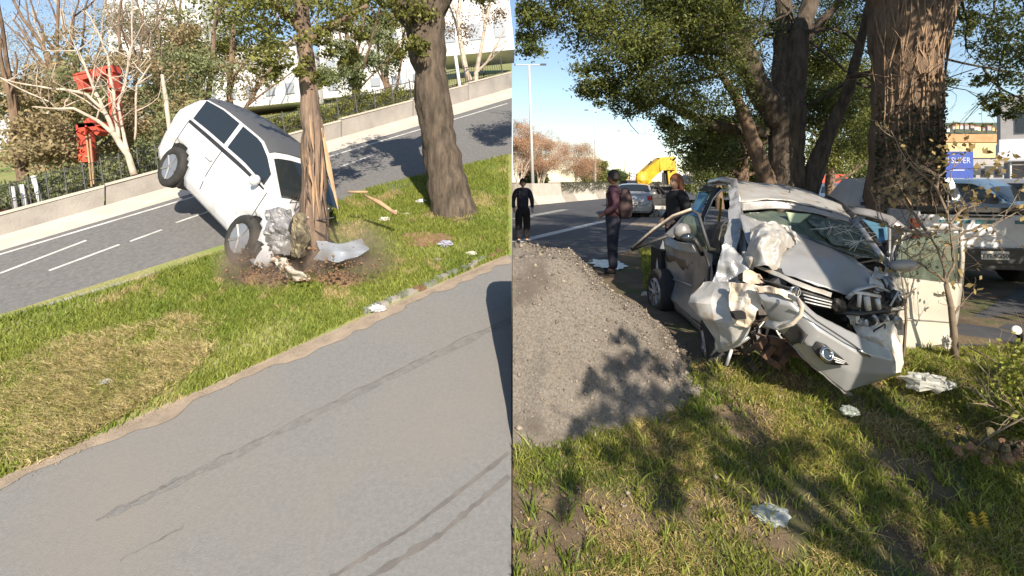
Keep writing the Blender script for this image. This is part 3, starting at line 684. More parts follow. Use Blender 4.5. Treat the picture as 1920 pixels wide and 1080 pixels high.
# jersey barrier, with ivy
bar = thing('highway_barrier', 'long tall concrete barrier along the highway, partly overgrown with grey ivy', 'barrier', (1.0, 34, GZ))
A0 = Vector((.05, 33.6, GZ)); bd = ld
for i in range(26):
    a = A0+bd*(i*2.55); nn = Vector((bd.y, -bd.x, 0)); prof = [(.62, 0), (.5, .12), (.22, .55), (.14, 1.42), (-.14, 1.42), (-.2, 0)]
    b = a+bd*2.5; vs = [q+nn*x_+Vector((0, 0, z_)) for q in (a, b) for x_, z_ in prof]; n = len(prof)
    for v in vs: v.x = max(v.x, .02)
    fs = [(k, (k+1) % n, n+(k+1) % n, n+k) for k in range(n)]+[tuple(range(n-1, -1, -1)), tuple(range(n, 2*n))]
    MB().add(vs, fs).build('barrier_block', 'concrete_light' if i % 3 else 'concrete', bar)
Cv = []
for i in range(9000):
    s = 7.5+54*random.random(); d_ = random.random()**1.5*(.55+.55*mnoise.noise(Vector((s*.8, 0, 0)))); p = A0+bd*s+Vector((bd.y, -bd.x, 0))*(.18+.25*d_)+Vector((0, 0, 1.5-d_*1.3)); Cv.append(p)
leaf_mesh('ivy', Cv, .12, 'ivy', bar, 'stuff', .5)
# distant towers on the horizon
for px, py, wd, Y_, mt, lab in [(1186, 322, 10, 300, 'white_wall', 'small pale tower block on the horizon beside the last lamp post'), (1176, 326, 8, 320, 'cream_wall', 'narrow cream tower block on the far horizon'), (1124, 311, 16, 240, 'brick_band', 'reddish rooftop showing over the trees behind the backpack man')]:
    b = P(px, py, Y_); t = thing('tower_block', lab, 'building', (b.x, b.y, GZ-.3)); w_ = wd/F*Y_; hh = b.z-GZ
    MB().box((b.x, b.y, GZ+hh/2), (w_, w_, hh)).build('wall', mt, t)
    for r_ in range(4):
        for c_ in range(3): MB().box((b.x+(c_-1)*w_*.3, b.y-w_/2-.05, b.z-1-r_*1.6), (w_*.14, .1, .7)).build('window', 'window', t)

# ================================================================ RIGHT BACKGROUND: buildings, sign, parked cars
t = thing('warehouse', 'long sunlit cream warehouse with a brown roof band behind the blue sign', 'building', tuple(P(1820, 376, 42)))
Yb = 42; a, b = P(1720, 250, Yb), P(1900, 250, Yb); zb = lambda py, Y=Yb: (340-py)/F*Y
MB().box(((a.x+b.x)/2, Yb+3, (zb(296)+GZ)/2+.0), (b.x-a.x, 6, zb(296)-GZ)).build('wall', 'grey_wall', t)
MB().box(((a.x+b.x)/2, Yb+2.9, (zb(296)+zb(267))/2), (b.x-a.x+.02, 6.1, zb(267)-zb(296))).build('upper_wall', 'cream_wall', t)
MB().box(((a.x+b.x)/2, Yb+2.9, (zb(267)+zb(252))/2), (b.x-a.x+.1, 6.3, zb(252)-zb(267))).build('roof_band', 'brick_band', t)
for i in range(7): MB().box((a.x+1.2+i*1.05, Yb-.3, (zb(310)+zb(330))/2), (.7, .06, .7)).build('window', 'window', t)
for i in range(4): MB().box(((a.x+b.x)/2, Yb-.22, zb(256+i*3)), (b.x-a.x, .05, .05)).build('cladding_rail', 'cream_wall', t)
t = thing('white_building', 'pale two storey building with a projecting white canopy at the upper right edge', 'building', tuple(P(1930, 400, 26)))
Yb = 26; z = lambda py: (340-py)/F*Yb
RB = Matrix.Rotation(math.radians(-41), 3, 'Z'); ob = P(1876, 0, Yb); ob.z = 0
def wb(u, v, z_): return ob+RB @ Vector((u, v, 0))+Vector((0, 0, z_))      # u along the front, v into the depth
MB().box(wb(4, 3, (z(180)+z(262))/2), (8, 6, z(180)-z(262)), RB).build('upper_wall', 'grey_wall', t)
MB().box(wb(4, 2.95, (z(262)+z(286))/2), (8.1, 6.1, z(262)-z(286)), RB).build('parapet', 'white_wall', t)
MB().box(wb(4.1, 3.2, (z(286)+GZ)/2), (7.6, 5.6, z(286)-GZ), RB).build('lower_wall', 'grey_wall', t)
MB().quad(wb(-.1, -1.6, z(303)), wb(8, -1.6, z(303)), wb(8, -.12, z(288)), wb(-.1, -.12, z(288))).build('canopy', 'white_wall', t, solid=.08)
for u in (.3, 1.6, 3.0): p = wb(u, -1.4, 0); MB().tube([Vector((p.x, p.y, z(303))), Vector((p.x, p.y, GZ))], .05, 8).build('canopy_post', 'metal_pale', t)
for u in (.9, 2.2): MB().box(wb(u, -.03, z(232)), (.7, .06, 1.0), RB).build('window', 'window', t)
MB().box(wb(1.4, .37, z(328)), (.9, .08, 1.3), RB).build('doorway', 'window', t)
# hill with houses
mb = MB(); vs = []
for i in range(25):
    px = 1600+i*20
    for py, Y_ in ((344, 150), (238+6*mnoise.noise(Vector((i*.5, 0, 0))), 260), (230, 400)): vs.append(P(px, py, Y_))
mb.add(vs, [(3*i+j, 3*i+3+j, 3*i+4+j, 3*i+1+j) for i in range(24) for j in range(2)]).build('far_hill', mat('hill_green', (.07, .09, .05), .95, 0, (.12, .13, .08), .06), kind='structure', smooth=True)
hl = ['white', 'cream', 'pink', 'grey', 'tan', 'pale grey']
HOUSE = ['cream', 'white', 'grey']
for i in range(16):
    px = 1752+i*8.3+random.uniform(-2, 2); py = 243+random.uniform(-6, 5); Y_ = 230; b = P(px, py, Y_); t = thing('hill_house', ['first','second','third','fourth','fifth','sixth','seventh','eighth','ninth','tenth','eleventh','twelfth','thirteenth','fourteenth','fifteenth','last'][i]+' tiny house from the left along the far hill', 'house', tuple(b), 'houses on the far hill')
    w_ = random.uniform(.9, 1.8); h_ = random.uniform(.6, 1.2)
    MB().box(b, (w_, w_, h_*1.6)).build('wall', random.choice(['white_wall', 'cream_wall', 'grey_wall']), t)
    MB().box(b+Vector((0, 0, h_*.8+.25)), (w_*1.15, w_*1.15, .5), None, .3).build('roof', 'roof_tile', t)
for i, px in enumerate((1790, 1822, 1850)):
    t = thing('hill_tree', ['small dark tree on the skyline left above the warehouse', 'round dark tree on the skyline in the middle above the warehouse', 'wide dark tree on the skyline near the white building'][i], 'tree', tuple(P(px, 248, 235)), 'trees on the far hill')
    MB().tube([P(px, 250, 235), P(px, 240, 235)], .3, 6).build('trunk', 'bark', t)
    leaf_mesh('crown', clumps([(P(px, 236, 235), 1.8)], 700, 8), .5, 'leaf_dark', t, 'stuff', .6)
# blue sign
t = thing('shop_sign', 'square blue sign board on two posts right of the vine covered trunk', 'sign', tuple(P(1785, 430, 17)))
Ys = 17; a, b = P(1748, 334, Ys), P(1823, 284, Ys); c = (a+b)/2
MB().box(c, (b.x-a.x, .08, b.z-a.z)).build('board', 'sign_blue', t)
for px in (1756, 1812): MB().tube([P(px, 334, Ys)+Vector((0, .02, .0)), Vector((P(px, 0, Ys).x, Ys+.02, GZ))], .035, 6).build('post', 'metal_pale', t)
def text(s, size, loc, rot, m, parent, name='lettering', ext=.004, ax='CENTER', sx=1):
    cu = bpy.data.curves.new(name, 'FONT'); cu.body = s; cu.size = size; cu.extrude = ext; cu.align_x = ax; cu.align_y = 'CENTER'
    o = bpy.data.objects.new(name, cu); COL.objects.link(o); o.rotation_euler = rot; o.location = loc; o.scale = (sx, 1, 1)
    me = bpy.data.meshes.new_from_object(o); bpy.data.objects.remove(o); o = bpy.data.objects.new(name, me); COL.objects.link(o); o.rotation_euler = rot; o.location = loc; o.scale = (sx, 1, 1)
    me.materials.clear(); me.materials.append(M[m]); o.parent = parent
    o.matrix_parent_inverse = Matrix.Identity(4) if parent.get('_local') else wm(parent).inverted(); return o
text('OXI SUPER', .26, c+Vector((0, -.046, .13)), (math.pi/2, 0, 0), 'sign_text', t, sx=.86)
MB().box(c+Vector((.1, -.045, -.17)), (.5, .01, .03)).build('underline', 'sign_text', t)
# red sign and small red board among the trunks
for px0, px1, py0, py1, Y_, lab in ((1540, 1588, 327, 343, 32, 'bright red shop fascia behind the parked cars under the trees'), (1498, 1506, 308, 324, 30, 'small red and white roadside board between the great tree trunks')):
    a, b = P(px0, py1, Y_), P(px1, py0, Y_); c = (a+b)/2; t = thing('red_board', lab, 'sign', (c.x, c.y, GZ))
    MB().box(c, (b.x-a.x, .12, b.z-a.z)).build('board', 'red', t)
    MB().box((c.x, c.y+.3, (a.z+GZ)/2), ((b.x-a.x)*.9, .2, a.z-GZ)).build('shop_front' if px1-px0 > 20 else 'post', 'grey_wall', t)
# hedge / bank beyond the car park closing the view under the trees
C = clumps([(Vector((x_, 38+random.uniform(-1, 1), GZ+.9+random.uniform(0, 1.2))), 1.2) for x_ in np.linspace(13, 27, 14)], 900, 10, .35)
t = thing('boundary_hedge', 'dark hedge closing the car park beneath the trees', 'hedge', (20, 38, GZ))
leaf_mesh('foliage', C, .2, 'leaf_dark', t, 'stuff', .5, clip='R')

# ---------------------------------------------------------------- cars (built once, local axes: +y forwards, z up)
def body_fn(L_, W_, H_, kind):
    h = L_/2
    if kind == 'hatch': tops = [(-h, .62), (-h+.06, .95), (-h+.45, H_-.06), (-h+1.0, H_), (.25, H_-.01), (.55, H_-.12), (1.15, .98), (1.55, .86), (h-.12, .72), (h, .50)]
    elif kind == 'sedan': tops = [(-h, .70), (-h+.08, 1.0), (-h+.75, 1.05), (-h+1.3, H_-.05), (-h+1.9, H_), (.3, H_-.02), (.6, H_-.13), (1.25, .98), (1.7, .90), (h-.12, .76), (h, .55)]
    else: tops = [(-h, .62), (-h+.1, 1.05), (-h+.3, H_-.1), (-h+.8, H_), (.6, H_-.02), (.85, H_-.14), (1.35, 1.05), (1.7, .92), (h-.1, .75), (h, .5)]
    ys = [a for a, b in tops]; zs = [b for a, b in tops]
    def S(y, t):
        z = float(np.interp(y, ys, zs)); e = min(1, (h-abs(y))/.35); wv = W_/2*(.84+.16*math.sqrt(max(0, e)))
        belt = min(.92, z-.04); rake = max(0, (z-belt)/(H_-belt)); wt = wv*(1-.20*rake)
        prof = [(0, .20), (wv*.86, .20), (wv*.96, .32), (wv, .55), (wv*.985, .74), (wv*.95, belt), (lerp(wv*.95, wt, .85), lerp(belt, z, .86)), (wt*.80, z-.01*1), (wt*.42, z+.015), (0, z+.02)]
        k = t*(len(prof)-1); i = min(int(k), len(prof)-2); f = k-i; return (lerp(prof[i][0], prof[i+1][0], f), lerp(prof[i][1], prof[i+1][1], f))
    return S, h
def surf_patch(S, y0, y1, t0, t1, side, off=.008, ny=8, nt_=3):
    vs = []; C0 = Vector((0, 0, .7))
    for i in range(ny+1):
        y = lerp(y0, y1, i/ny) if not callable(y0) else 0
        for j in range(nt_+1):
            x, z = S(y, lerp(t0, t1, j/nt_)); p = Vector((x*side, y, z)); q = Vector((p.x, 0, p.z-.7)).normalized()
            vs.append(p+Vector((q.x*off, 0, q.z*off)))
    W_ = nt_+1; fs = [(i*W_+j, i*W_+j+1, (i+1)*W_+j+1, (i+1)*W_+j) for i in range(ny) for j in range(nt_)]
    return vs, fs
def make_car(name, label, cat, paint, kind='hatch', L_=3.85, W_=1.66, H_=1.46, group=None, roof=None, crushed=False, wheels=True, rimm='rim'):
    S, h = body_fn(L_, W_, H_, kind); t = thing(name, label, cat, group=group, local=True)
    ysn = sorted(set([-h+.001, -h+.04, -h+.1, -h+.25]+list(np.linspace(-h+.4, h-.4, 26))+[h-.25, h-.12, h-.05, h-.001])); m_ = MB(); vs = []; nt_ = 27
    for y in ysn:
        row = [(x, z) for x, z in (S(y, k/nt_) for k in range(nt_+1))]
        ring = [Vector((x, y, z)) for x, z in row]+[Vector((-x, y, z)) for x, z in row[-2:0:-1]]
        for p in ring:
            for wy in (-L_*.5+.66, L_*.5-.76):          # wheel arches
                d = math.hypot(p.y-wy, p.z-.29)
                if d < .37 and abs(p.x) > W_*.36: p.x *= .80
        if crushed and y > h-.9:
            for p in ring:
                q = (y-(h-.9))/.9; p.y -= q*(.30+.62*min(1, max(0, (.45-p.x)/.7))); p.z += .12*mnoise.noise(p*4)*q; p.x += .14*mnoise.noise(p*3+Vector((5, 0, 0)))*q
        vs += ring
    n = 2*nt_; m_.add(vs, [(i*n+k, (i+1)*n+k, (i+1)*n+(k+1) % n, i*n+(k+1) % n) for i in range(len(ysn)-1) for k in range(n)]+[tuple(range(n)), tuple(len(vs)-1-k for k in range(n))])
    b = m_.build('body', paint, t, smooth=True)
    ws, rs = {'hatch': (.52, 1.14), 'sedan': (.56, 1.22), 'mpv': (.84, 1.33)}[kind]
    tb_, tt_ = 5.25/9, 6.0/9
    def win(nm, y0, y1, t0, t1, side, mt='glass_dark', ny=8, off=.008):
        vs, fs = surf_patch(S, y0, y1, t0, t1, side, off, ny); return MB().add(vs, fs).build(nm, mt, t, smooth=True)
    # windscreen and rear window across the car
    for nm, y0, y1 in (('windscreen', ws+.08, rs-.03), ('rear_window', -h+.12, -h+(.42 if kind != 'sedan' else 1.28))):
        if nm == 'rear_window' and kind == 'sedan': y0 = -h+.82
        vs = []
        for i in range(7):
            y = lerp(y0, y1, i/6); row = [S(y, lerp(6.6/9, 1, j/5)) for j in range(6)]
            vs += [Vector((x, y, z+.012)) for x, z in row]+[Vector((-x, y, z+.012)) for x, z in row[-2::-1]]
        W2 = 11; MB().add(vs, [(i*W2+j, i*W2+j+1, (i+1)*W2+j+1, (i+1)*W2+j) for i in range(6) for j in range(10)]).build(nm, 'glass_dark', t, smooth=True)
    y_r = -h+(.55 if kind != 'sedan' else 1.05)
    for s in (-1, 1):
        for y0, y1 in ((y_r, -.32), (-.22, ws+.30)): win('side_window', y0, y1, tb_, tt_, s)
        for yy in (y_r-.05, -.27, ws+.42):
            vs, fs = surf_patch(S, yy-.007, yy+.007, 2.2/9, 5.1/9, s, .006, 1, 6); MB().add(vs, fs).build('door_seam', 'black', t)
        vs, fs = surf_patch(S, -L_*.5+1.05, L_*.5-1.15, 2.75/9, 3.05/9, s, .012, 8, 1); MB().add(vs, fs).build('side_moulding', 'black' if not crushed else paint, t)
        vs, fs = surf_patch(S, y_r-.05, ws+.34, 5.05/9, 5.16/9, s, .010, 8, 1); MB().add(vs, fs).build('window_seal', 'black', t)
        MB().box((s*(W_/2+.02), -.40, .78), (.03, .17, .03)).build('door_handle', paint, t)
        MB().ball((s*(W_/2+.06), ws+.20, .98), .11, sx=.9, sy=.5, sz=.65).build('mirror', paint, t, smooth=True)
        x, z = S(h-.12, 4.4/9)
        MB().ball((s*x*.80, h-.13, .66), .13, sx=1.2, sy=.7, sz=.7).build('headlight', 'chrome', t, smooth=True) if not crushed else None
        if not crushed: MB().box((s*W_*.41, -h+.06, .84), (.20, .14, .20 if kind != 'sedan' else .17)).build('tail_light', 'red_lens', t)
    MB().box((0, -h-.005, .40), (W_*.8, .06, .22)).build('rear_bumper', paint, t)
    pl = MB().box((0, -h-.045, .62), (.40, .02, .13)).build('number_plate', 'plastic_white', t)
    if not crushed: MB().box((0, h+.0, .52), (W_*.5, .05, .14)).build('grille', 'black', t)
    if roof:
        vs = []
        for i in range(9):
            y = lerp(-h+.5, ws-.02, i/8); row = [S(y, lerp(6.25/9, 1, j/4)) for j in range(5)]
            vs += [Vector((x, y, z+.014)) for x, z in row]+[Vector((-x, y, z+.014)) for x, z in row[-2::-1]]
        MB().add(vs, [(i*9+j, i*9+j+1, (i+1)*9+j+1, (i+1)*9+j) for i in range(8) for j in range(8)]).build('roof_panel', roof, t, smooth=True)
    for s in (-1, 1):
        for wy in (-L_*.5+.66, L_*.5-.76):
            yy = wy-(.12 if crushed and wy > 0 else 0)
            wl = MB().disc((s*(W_/2-.09), yy, .29), (1, 0, 0), .19, .29, .19).build('tyre', 'rubber', t, smooth=True)
            r_ = MB().disc((s*(W_/2-.03), yy, .29), (1, 0, 0), .03, .19, .05)
            for k in range(5):
                a = 2*math.pi*k/5; r_.tube([(s*(W_/2-.0), yy, .29), (s*(W_/2+.0), yy+.18*math.cos(a), .29+.18*math.sin(a))], .018, 5)
            r_.build('wheel_rim', rimm, t)
    m_ = MB()
    for wy in (-L_*.5+.66, L_*.5-.76): m_.box((0, wy, .36), (W_*.86, .62, .5))
    m_.build('wheel_well', 'black_matt', t)
    return t
def place(t, loc, heading=0):
    t.location = loc; t.rotation_euler = (0, 0, heading); return t
def relabel(t, lab): t['label'] = lab; return t
G_ = 'cars parked in the car park'
park = make_car('parked_car', 'white parked hatchback seen above the wreck roof under the trees', 'car', 'white_car', 'hatch', group=G_)
place(park, P(1616, 340+1560/22, 22), math.radians(160))
specs = [('parked_car', 'blue parked hatchback left of the white one under the trees', 'blue_car', 'hatch', (1570, 26), 150), ('parked_car', 'dark parked car farthest left under the trees behind the wreck', 'roof_grey', 'sedan', (1546, 30), 150),
         ('parked_car', 'pale blue people carrier right of the vine covered trunk', 'blue_car', 'mpv', (1795, 13.2), 205), ('parked_car', 'dark sedan between the pale people carrier and the white building', 'roof_grey', 'sedan', (1862, 18), 235),
         ('parked_car', 'silver parked car at the right edge above the pickup bed', 'silver', 'mpv', (1915, 13.0), 200),
         ('parked_car', 'silver parked sedan far back under the leafy branches', 'silver', 'sedan', (1640, 34), 150), ('parked_car', 'white van like parked car below the white building', 'white_car', 'mpv', (1890, 21), 265)]
for nm, lab, p_, kd, (px, Y_), hd in specs:
    c_ = make_car(nm, lab, 'car', p_, kd, group=G_, H_=1.46 if kd != 'mpv' else 1.62); place(c_, P(px, 340+1560/Y_, Y_), math.radians(hd))
sv = make_car('silver_sedan', 'silver sedan seen from behind on the shoulder beyond the backpack man', 'car', 'silver', 'sedan', 4.3, 1.7, 1.45)
place(sv, P(1189, 340+1560/25, 25), math.radians(-14))

# pickup
t = thing('pickup_truck', 'white pickup truck seen from behind in the shaded car park', 'pickup', local=True)
m_ = MB(); m_.box((0, 0, .82), (1.80, .09, .50)); m_.build('tailgate', 'white_car', t)
for s in (-1, 1):
    MB().box((s*.93, 1.0, .84), (.09, 2.1, .56)).build('bed_side', 'white_car', t)
    MB().box((s*.955, -.055, .86), (.10, .06, .30)).build('tail_light', 'red_lens', t)
    for wy in (.75, 3.6):
        MB().disc((s*.80, wy, .38), (1, 0, 0), .22, .38, .26).build('tyre', 'rubber', t, smooth=True); MB().disc((s*.92, wy, .38), (1, 0, 0), .04, .23, .05).build('wheel_rim', 'rim_dull', t)
MB().box((0, -.12, .47), (1.9, .22, .10)).build('bumper', 'chrome', t); MB().box((0, -.10, .38), (1.85, .18, .16)).build('bumper_step', 'black', t)
MB().box((0, -.16, .50), (.9, .20, .20)).build('plate_recess', 'black', t)
pl = MB().box((-.06, -.27, .51), (.34, .012, .12)).build('number_plate', 'plastic_white', t); text('YYL4G50', .085, (-.06, -.281, .505), (math.pi/2, 0, 0), 'black', t, 'plate_lettering', .002)
MB().box((0, 1.0, .50), (1.7, 2.1, .16)).build('chassis', 'black', t)
MB().box((0, 1.02, 1.14), (1.76, 2.0, .07)).build('bed_cover', 'black', t)
for x_, w_ in ((-.52, .22), (-.30, .12), (-.05, .24), (.42, .2)): MB().box((x_, -.052, .97), (w_, .012, .05)).build('lettering', 'teal', t)
MB().box((0, -.05, 1.045), (.5, .02, .03)).build('tailgate_handle', 'black', t)
m_ = MB(); m_.add([Vector(v) for v in [(-.88, 2.1, .5), (.88, 2.1, .5), (.88, 3.9, .5), (-.88, 3.9, .5), (-.88, 2.1, 1.12), (.88, 2.1, 1.12), (.88, 3.9, 1.12), (-.88, 3.9, 1.12), (-.72, 2.25, 1.62), (.72, 2.25, 1.62), (.72, 3.3, 1.62), (-.72, 3.3, 1.62)]],
                 [(0, 1, 5, 4), (1, 2, 6, 5), (2, 3, 7, 6), (3, 0, 4, 7), (4, 5, 9, 8), (5, 6, 10, 9), (6, 7, 11, 10), (7, 4, 8, 11), (8, 9, 10, 11)]); m_.build('cab', 'white_car', t)
MB().box((0, 2.155, 1.38), (1.3, .02, .34), Matrix.Rotation(-.27, 3, 'X')).build('cab_window', 'glass_dark', t)
MB().box((0, 4.4, .80), (1.7, 1.1, .62)).build('bonnet', 'white_car', t)
place(t, (6.95, 7.80, GZ), math.radians(-12))

# crane tow truck
t = thing('crane_truck', 'tow truck carrying a folded bright yellow crane arm on the shoulder', 'truck', tuple(P(1240, 400, 26)))
Y_ = 26
def bx(px0, px1, py0, py1, Yc, dep, nm, mt):
    a, b = P(px0, py1, Yc), P(px1, py0, Yc); c = (a+b)/2; return MB().box((c.x, Yc+dep/2, c.z), (b.x-a.x, dep, b.z-a.z)).build(nm, mt, t)
bx(1216, 1268, 372, 386, Y_, 6, 'truck_bed', 'black'); bx(1222, 1262, 350, 372, Y_+1, 1.4, 'crane_base', 'metal_dark'); bx(1176, 1202, 338, 368, Y_+5, 2, 'truck_cab', 'cloth_navy')
bx(1228, 1256, 386, 392, Y_-.2, .2, 'number_plate', 'plastic_white'); bx(1264, 1300, 322, 345, Y_+4, 2.5, 'tank', 'metal_pale')
for px in (1222, 1262):
    MB().disc(P(px, 388, Y_+.6), (1, 0, 0), .2, .45, .35).build('wheel', 'rubber', t, smooth=True)
for L_, nm, r_ in (([(1205, 334), (1222, 318), (1238, 306)], 'crane_arm', .40), ([(1234, 308), (1262, 306)], 'crane_arm', .46), ([(1256, 304), (1260, 345)], 'crane_arm', .32), ([(1246, 318), (1249, 345)], 'hydraulic_ram', .07), ([(1200, 338), (1214, 330)], 'crane_claw', .45), ([(1212, 322), (1222, 303)], 'hydraulic_ram', .08)):
    MB().tube([P(a, b, Y_+.7) for a, b in L_], r_, 4 if nm != 'hydraulic_ram' else 8).build(nm, 'yellow' if nm != 'hydraulic_ram' else 'metal_dark', t)
for i in range(7):
    a = P(random.uniform(1222, 1262), random.uniform(345, 372), Y_+.9); MB().tube([a, a+Vector((random.uniform(-.5, .5), 0, random.uniform(-.2, .5)))], .05, 6).build('hydraulic_hose', 'black', t)
MB().ball(P(1204, 335, Y_+.4), .36, sy=.6, jit=.15).build('control_box', 'yellow', t)
# rubble pile of pale bags on the shoulder
t = thing('roadside_rubble', 'low pile of pale sunlit rubble on the shoulder behind the silver sedan', 'rubble pile', tuple(P(1225, 405, 24)))
for i in range(26):
    MB().ball(P(random.uniform(1205, 1250), random.uniform(399, 409), 23.5)+Vector((0, random.uniform(-.4, .4), 0)), random.uniform(.09, .2), 7, 5, jit=.4).build('rubble_chunk', random.choice(['concrete_light', 'sand_edge', 'plastic_white']), t)

# ================================================================ THE WRECK
wreck = thing('wrecked_car', 'wrecked silver hatchback with its front torn open and bumper hanging to the grass', 'car', (2.6, 5.6, GZ))
def panel(name, rows, m, parent=wreck, amp=.012, fr=5, n=7, solid=.012, smooth=True, fold=0, seed=0, edge=1, lin=False):
    """a sheet-metal panel through rows of (px, py, depth) points, dented by noise"""
    if fold: n = int(n*1.7); smooth = False
    R = [[P(*q) for q in r] for r in rows]; nr, nc = len(R), len(R[0]); V = []
    def cr(p0, p1, p2, p3, t):
        return ((p1*2)+(p2-p0)*t+(p0*2-p1*5+p2*4-p3)*t*t+(p1*3-p0-p2*3+p3)*t*t*t)*.5
    def sp(L_, t):
        if lin:
            k = min(int(t), len(L_)-2); return lerp(L_[k], L_[k+1], t-k)
        k = min(int(t), len(L_)-2); f = t-k; a = L_[k]; b = L_[k+1]
        p0 = L_[k-1] if k > 0 else a*2-b; p3 = L_[k+2] if k+2 < len(L_) else b*2-a
        return cr(p0, a, b, p3, f)
    nu, nv_ = (nr-1)*n, (nc-1)*n
    for i in range(nu+1):
        u = i/n; c = [sp([R[r][k] for r in range(nr)], u) for k in range(nc)]
        for j in range(nv_+1): V.append(sp(c, j/n))
    nm = (R[-1][0]-R[0][0]).cross(R[0][-1]-R[0][0]).normalized(); o = Vector((seed*3.1, seed, -seed)); W_ = nv_+1
    V2 = []
    for i in range(nu+1):
        for j in range(W_):
            p = V[i*W_+j]; d = amp*(mnoise.noise(p*fr+o)+.5*mnoise.noise(p*fr*2.3+o))
            if fold: d += fold*1.1*(mnoise.voronoi(p*fr*1.15+o*2)[0][0]-.45)
            q = p+nm*d*1.6
            if edge and (i in (0, nu) or j in (0, W_-1)): q += Vector((mnoise.noise(p*14+o), 0, mnoise.noise(p*14-o)))*amp*.8
            V2.append(q)
    return MB().add(V2, [(i*W_+j, i*W_+j+1, (i+1)*W_+j+1, (i+1)*W_+j) for i in range(nu) for j in range(W_-1)]).build(name, m, parent, smooth=smooth, solid=solid)
def bar(name, pts, r, m, parent=wreck, flat=.5, n=8):
    return MB().tube([P(*q) for q in pts], r, n, flat).build(name, m, parent, smooth=True)
# roof
panel('roof', [[(1350, 339, 6.9), (1420, 343, 7.1), (1490, 352, 7.2), (1548, 372, 7.1)], [(1366, 345, 6.3), (1435, 350, 6.4), (1505, 358, 6.5), (1575, 384, 6.4)],
               [(1384, 378, 5.75), (1455, 374, 5.7), (1525, 388, 5.6), (1596, 410, 5.5)]], 'silver_dusty', amp=.012, fr=3, n=8)
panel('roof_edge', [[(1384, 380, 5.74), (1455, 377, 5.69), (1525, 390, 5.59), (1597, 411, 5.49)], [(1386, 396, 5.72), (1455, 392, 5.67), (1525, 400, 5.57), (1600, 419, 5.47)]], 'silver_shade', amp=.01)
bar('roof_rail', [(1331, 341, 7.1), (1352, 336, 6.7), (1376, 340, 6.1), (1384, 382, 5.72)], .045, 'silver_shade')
bar('roof_rail', [(1548, 370, 7.1), (1575, 384, 6.4), (1600, 408, 5.5)], .04, 'black')
bar('antenna', [(1481, 366, 6.1), (1480, 352, 6.1)], .01, 'black')
# pillars, rear quarter, side glass
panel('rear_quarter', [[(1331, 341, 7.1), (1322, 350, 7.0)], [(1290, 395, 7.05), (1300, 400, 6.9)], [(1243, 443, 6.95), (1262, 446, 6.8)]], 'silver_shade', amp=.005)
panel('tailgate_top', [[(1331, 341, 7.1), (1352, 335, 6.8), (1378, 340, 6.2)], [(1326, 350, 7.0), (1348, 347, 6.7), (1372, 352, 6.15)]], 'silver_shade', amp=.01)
panel('rear_side_glass', [[(1310, 359, 6.9), (1331, 361, 6.75)], [(1296, 391, 6.85), (1314, 398, 6.65)], [(1285, 410, 6.8), (1306, 420, 6.6)]], 'glass_sky', amp=.002, solid=.006)
panel('frame_trim', [[(1322, 349, 6.92), (1350, 353, 6.6)], [(1309, 357, 6.93), (1333, 360, 6.7)]], 'black', amp=.002)
bar('window_frame', [(1352, 352, 6.6), (1338, 362, 6.62), (1322, 395, 6.6), (1314, 418, 6.5), (1322, 440, 6.3)], .028, 'black')
bar('window_frame', [(1366, 357, 6.15), (1352, 357, 6.3), (1338, 372, 6.35), (1321, 411, 6.3), (1327, 428, 6.2)], .018, 'silver')
panel('a_pillar', [[(1366, 346, 6.1), (1384, 350, 5.95)], [(1368, 385, 5.7), (1388, 388, 5.6)], [(1364, 430, 5.4), (1390, 430, 5.3)], [(1352, 475, 5.2), (1380, 478, 5.1)], [(1336, 525, 5.0), (1370, 528, 4.9)]], 'silver', amp=.014, fr=6, fold=.02)
bar('hinge_pillar', [(1384, 395, 5.65), (1391, 425, 5.4), (1394, 465, 5.2), (1398, 500, 5.0)], .05, 'silver_shade')
bar('hinge_pillar', [(1372, 460, 5.28), (1378, 495, 5.1)], .06, 'engine')
# cabin: black floor block stands in for its shade; dashboard, seats
def blob(name, pts, Yf, dep, m, parent=wreck):
    n = len(pts); a = [P(x, y, Yf) for x, y in pts]; b = [Vector((p.x*1.0, p.y+dep, p.z)) for p in a]
    return MB().add(a+b, [tuple(range(n))[::-1], tuple(range(n, 2*n))]+[(k, (k+1) % n, n+(k+1) % n, n+k) for k in range(n)]).build(name, m, parent)
blob('cabin_dark', [(1345, 500), (1400, 500), (1640, 500), (1640, 560), (1345, 600)], 5.45, 1.3, 'black_matt')
blob('dashboard', [(1400, 425), (1500, 425), (1610, 450), (1660, 500), (1650, 540), (1400, 520)], 5.75, .3, 'black_matt')
for px, py in ((1420, 415), (1550, 425)):
    s_ = panel('seat', [[(px-26, py-38, 6.6), (px+26, py-38, 6.6)], [(px-34, py, 6.5), (px+34, py, 6.5)], [(px-34, py+70, 6.35), (px+34, py+70, 6.35)]], 'cloth_navy', amp=.01, solid=.14)
bar('seat_belt', [(1352, 372, 6.5), (1350, 400, 6.45), (1346, 425, 6.4)], .035, 'leaf_yellow', flat=.2)
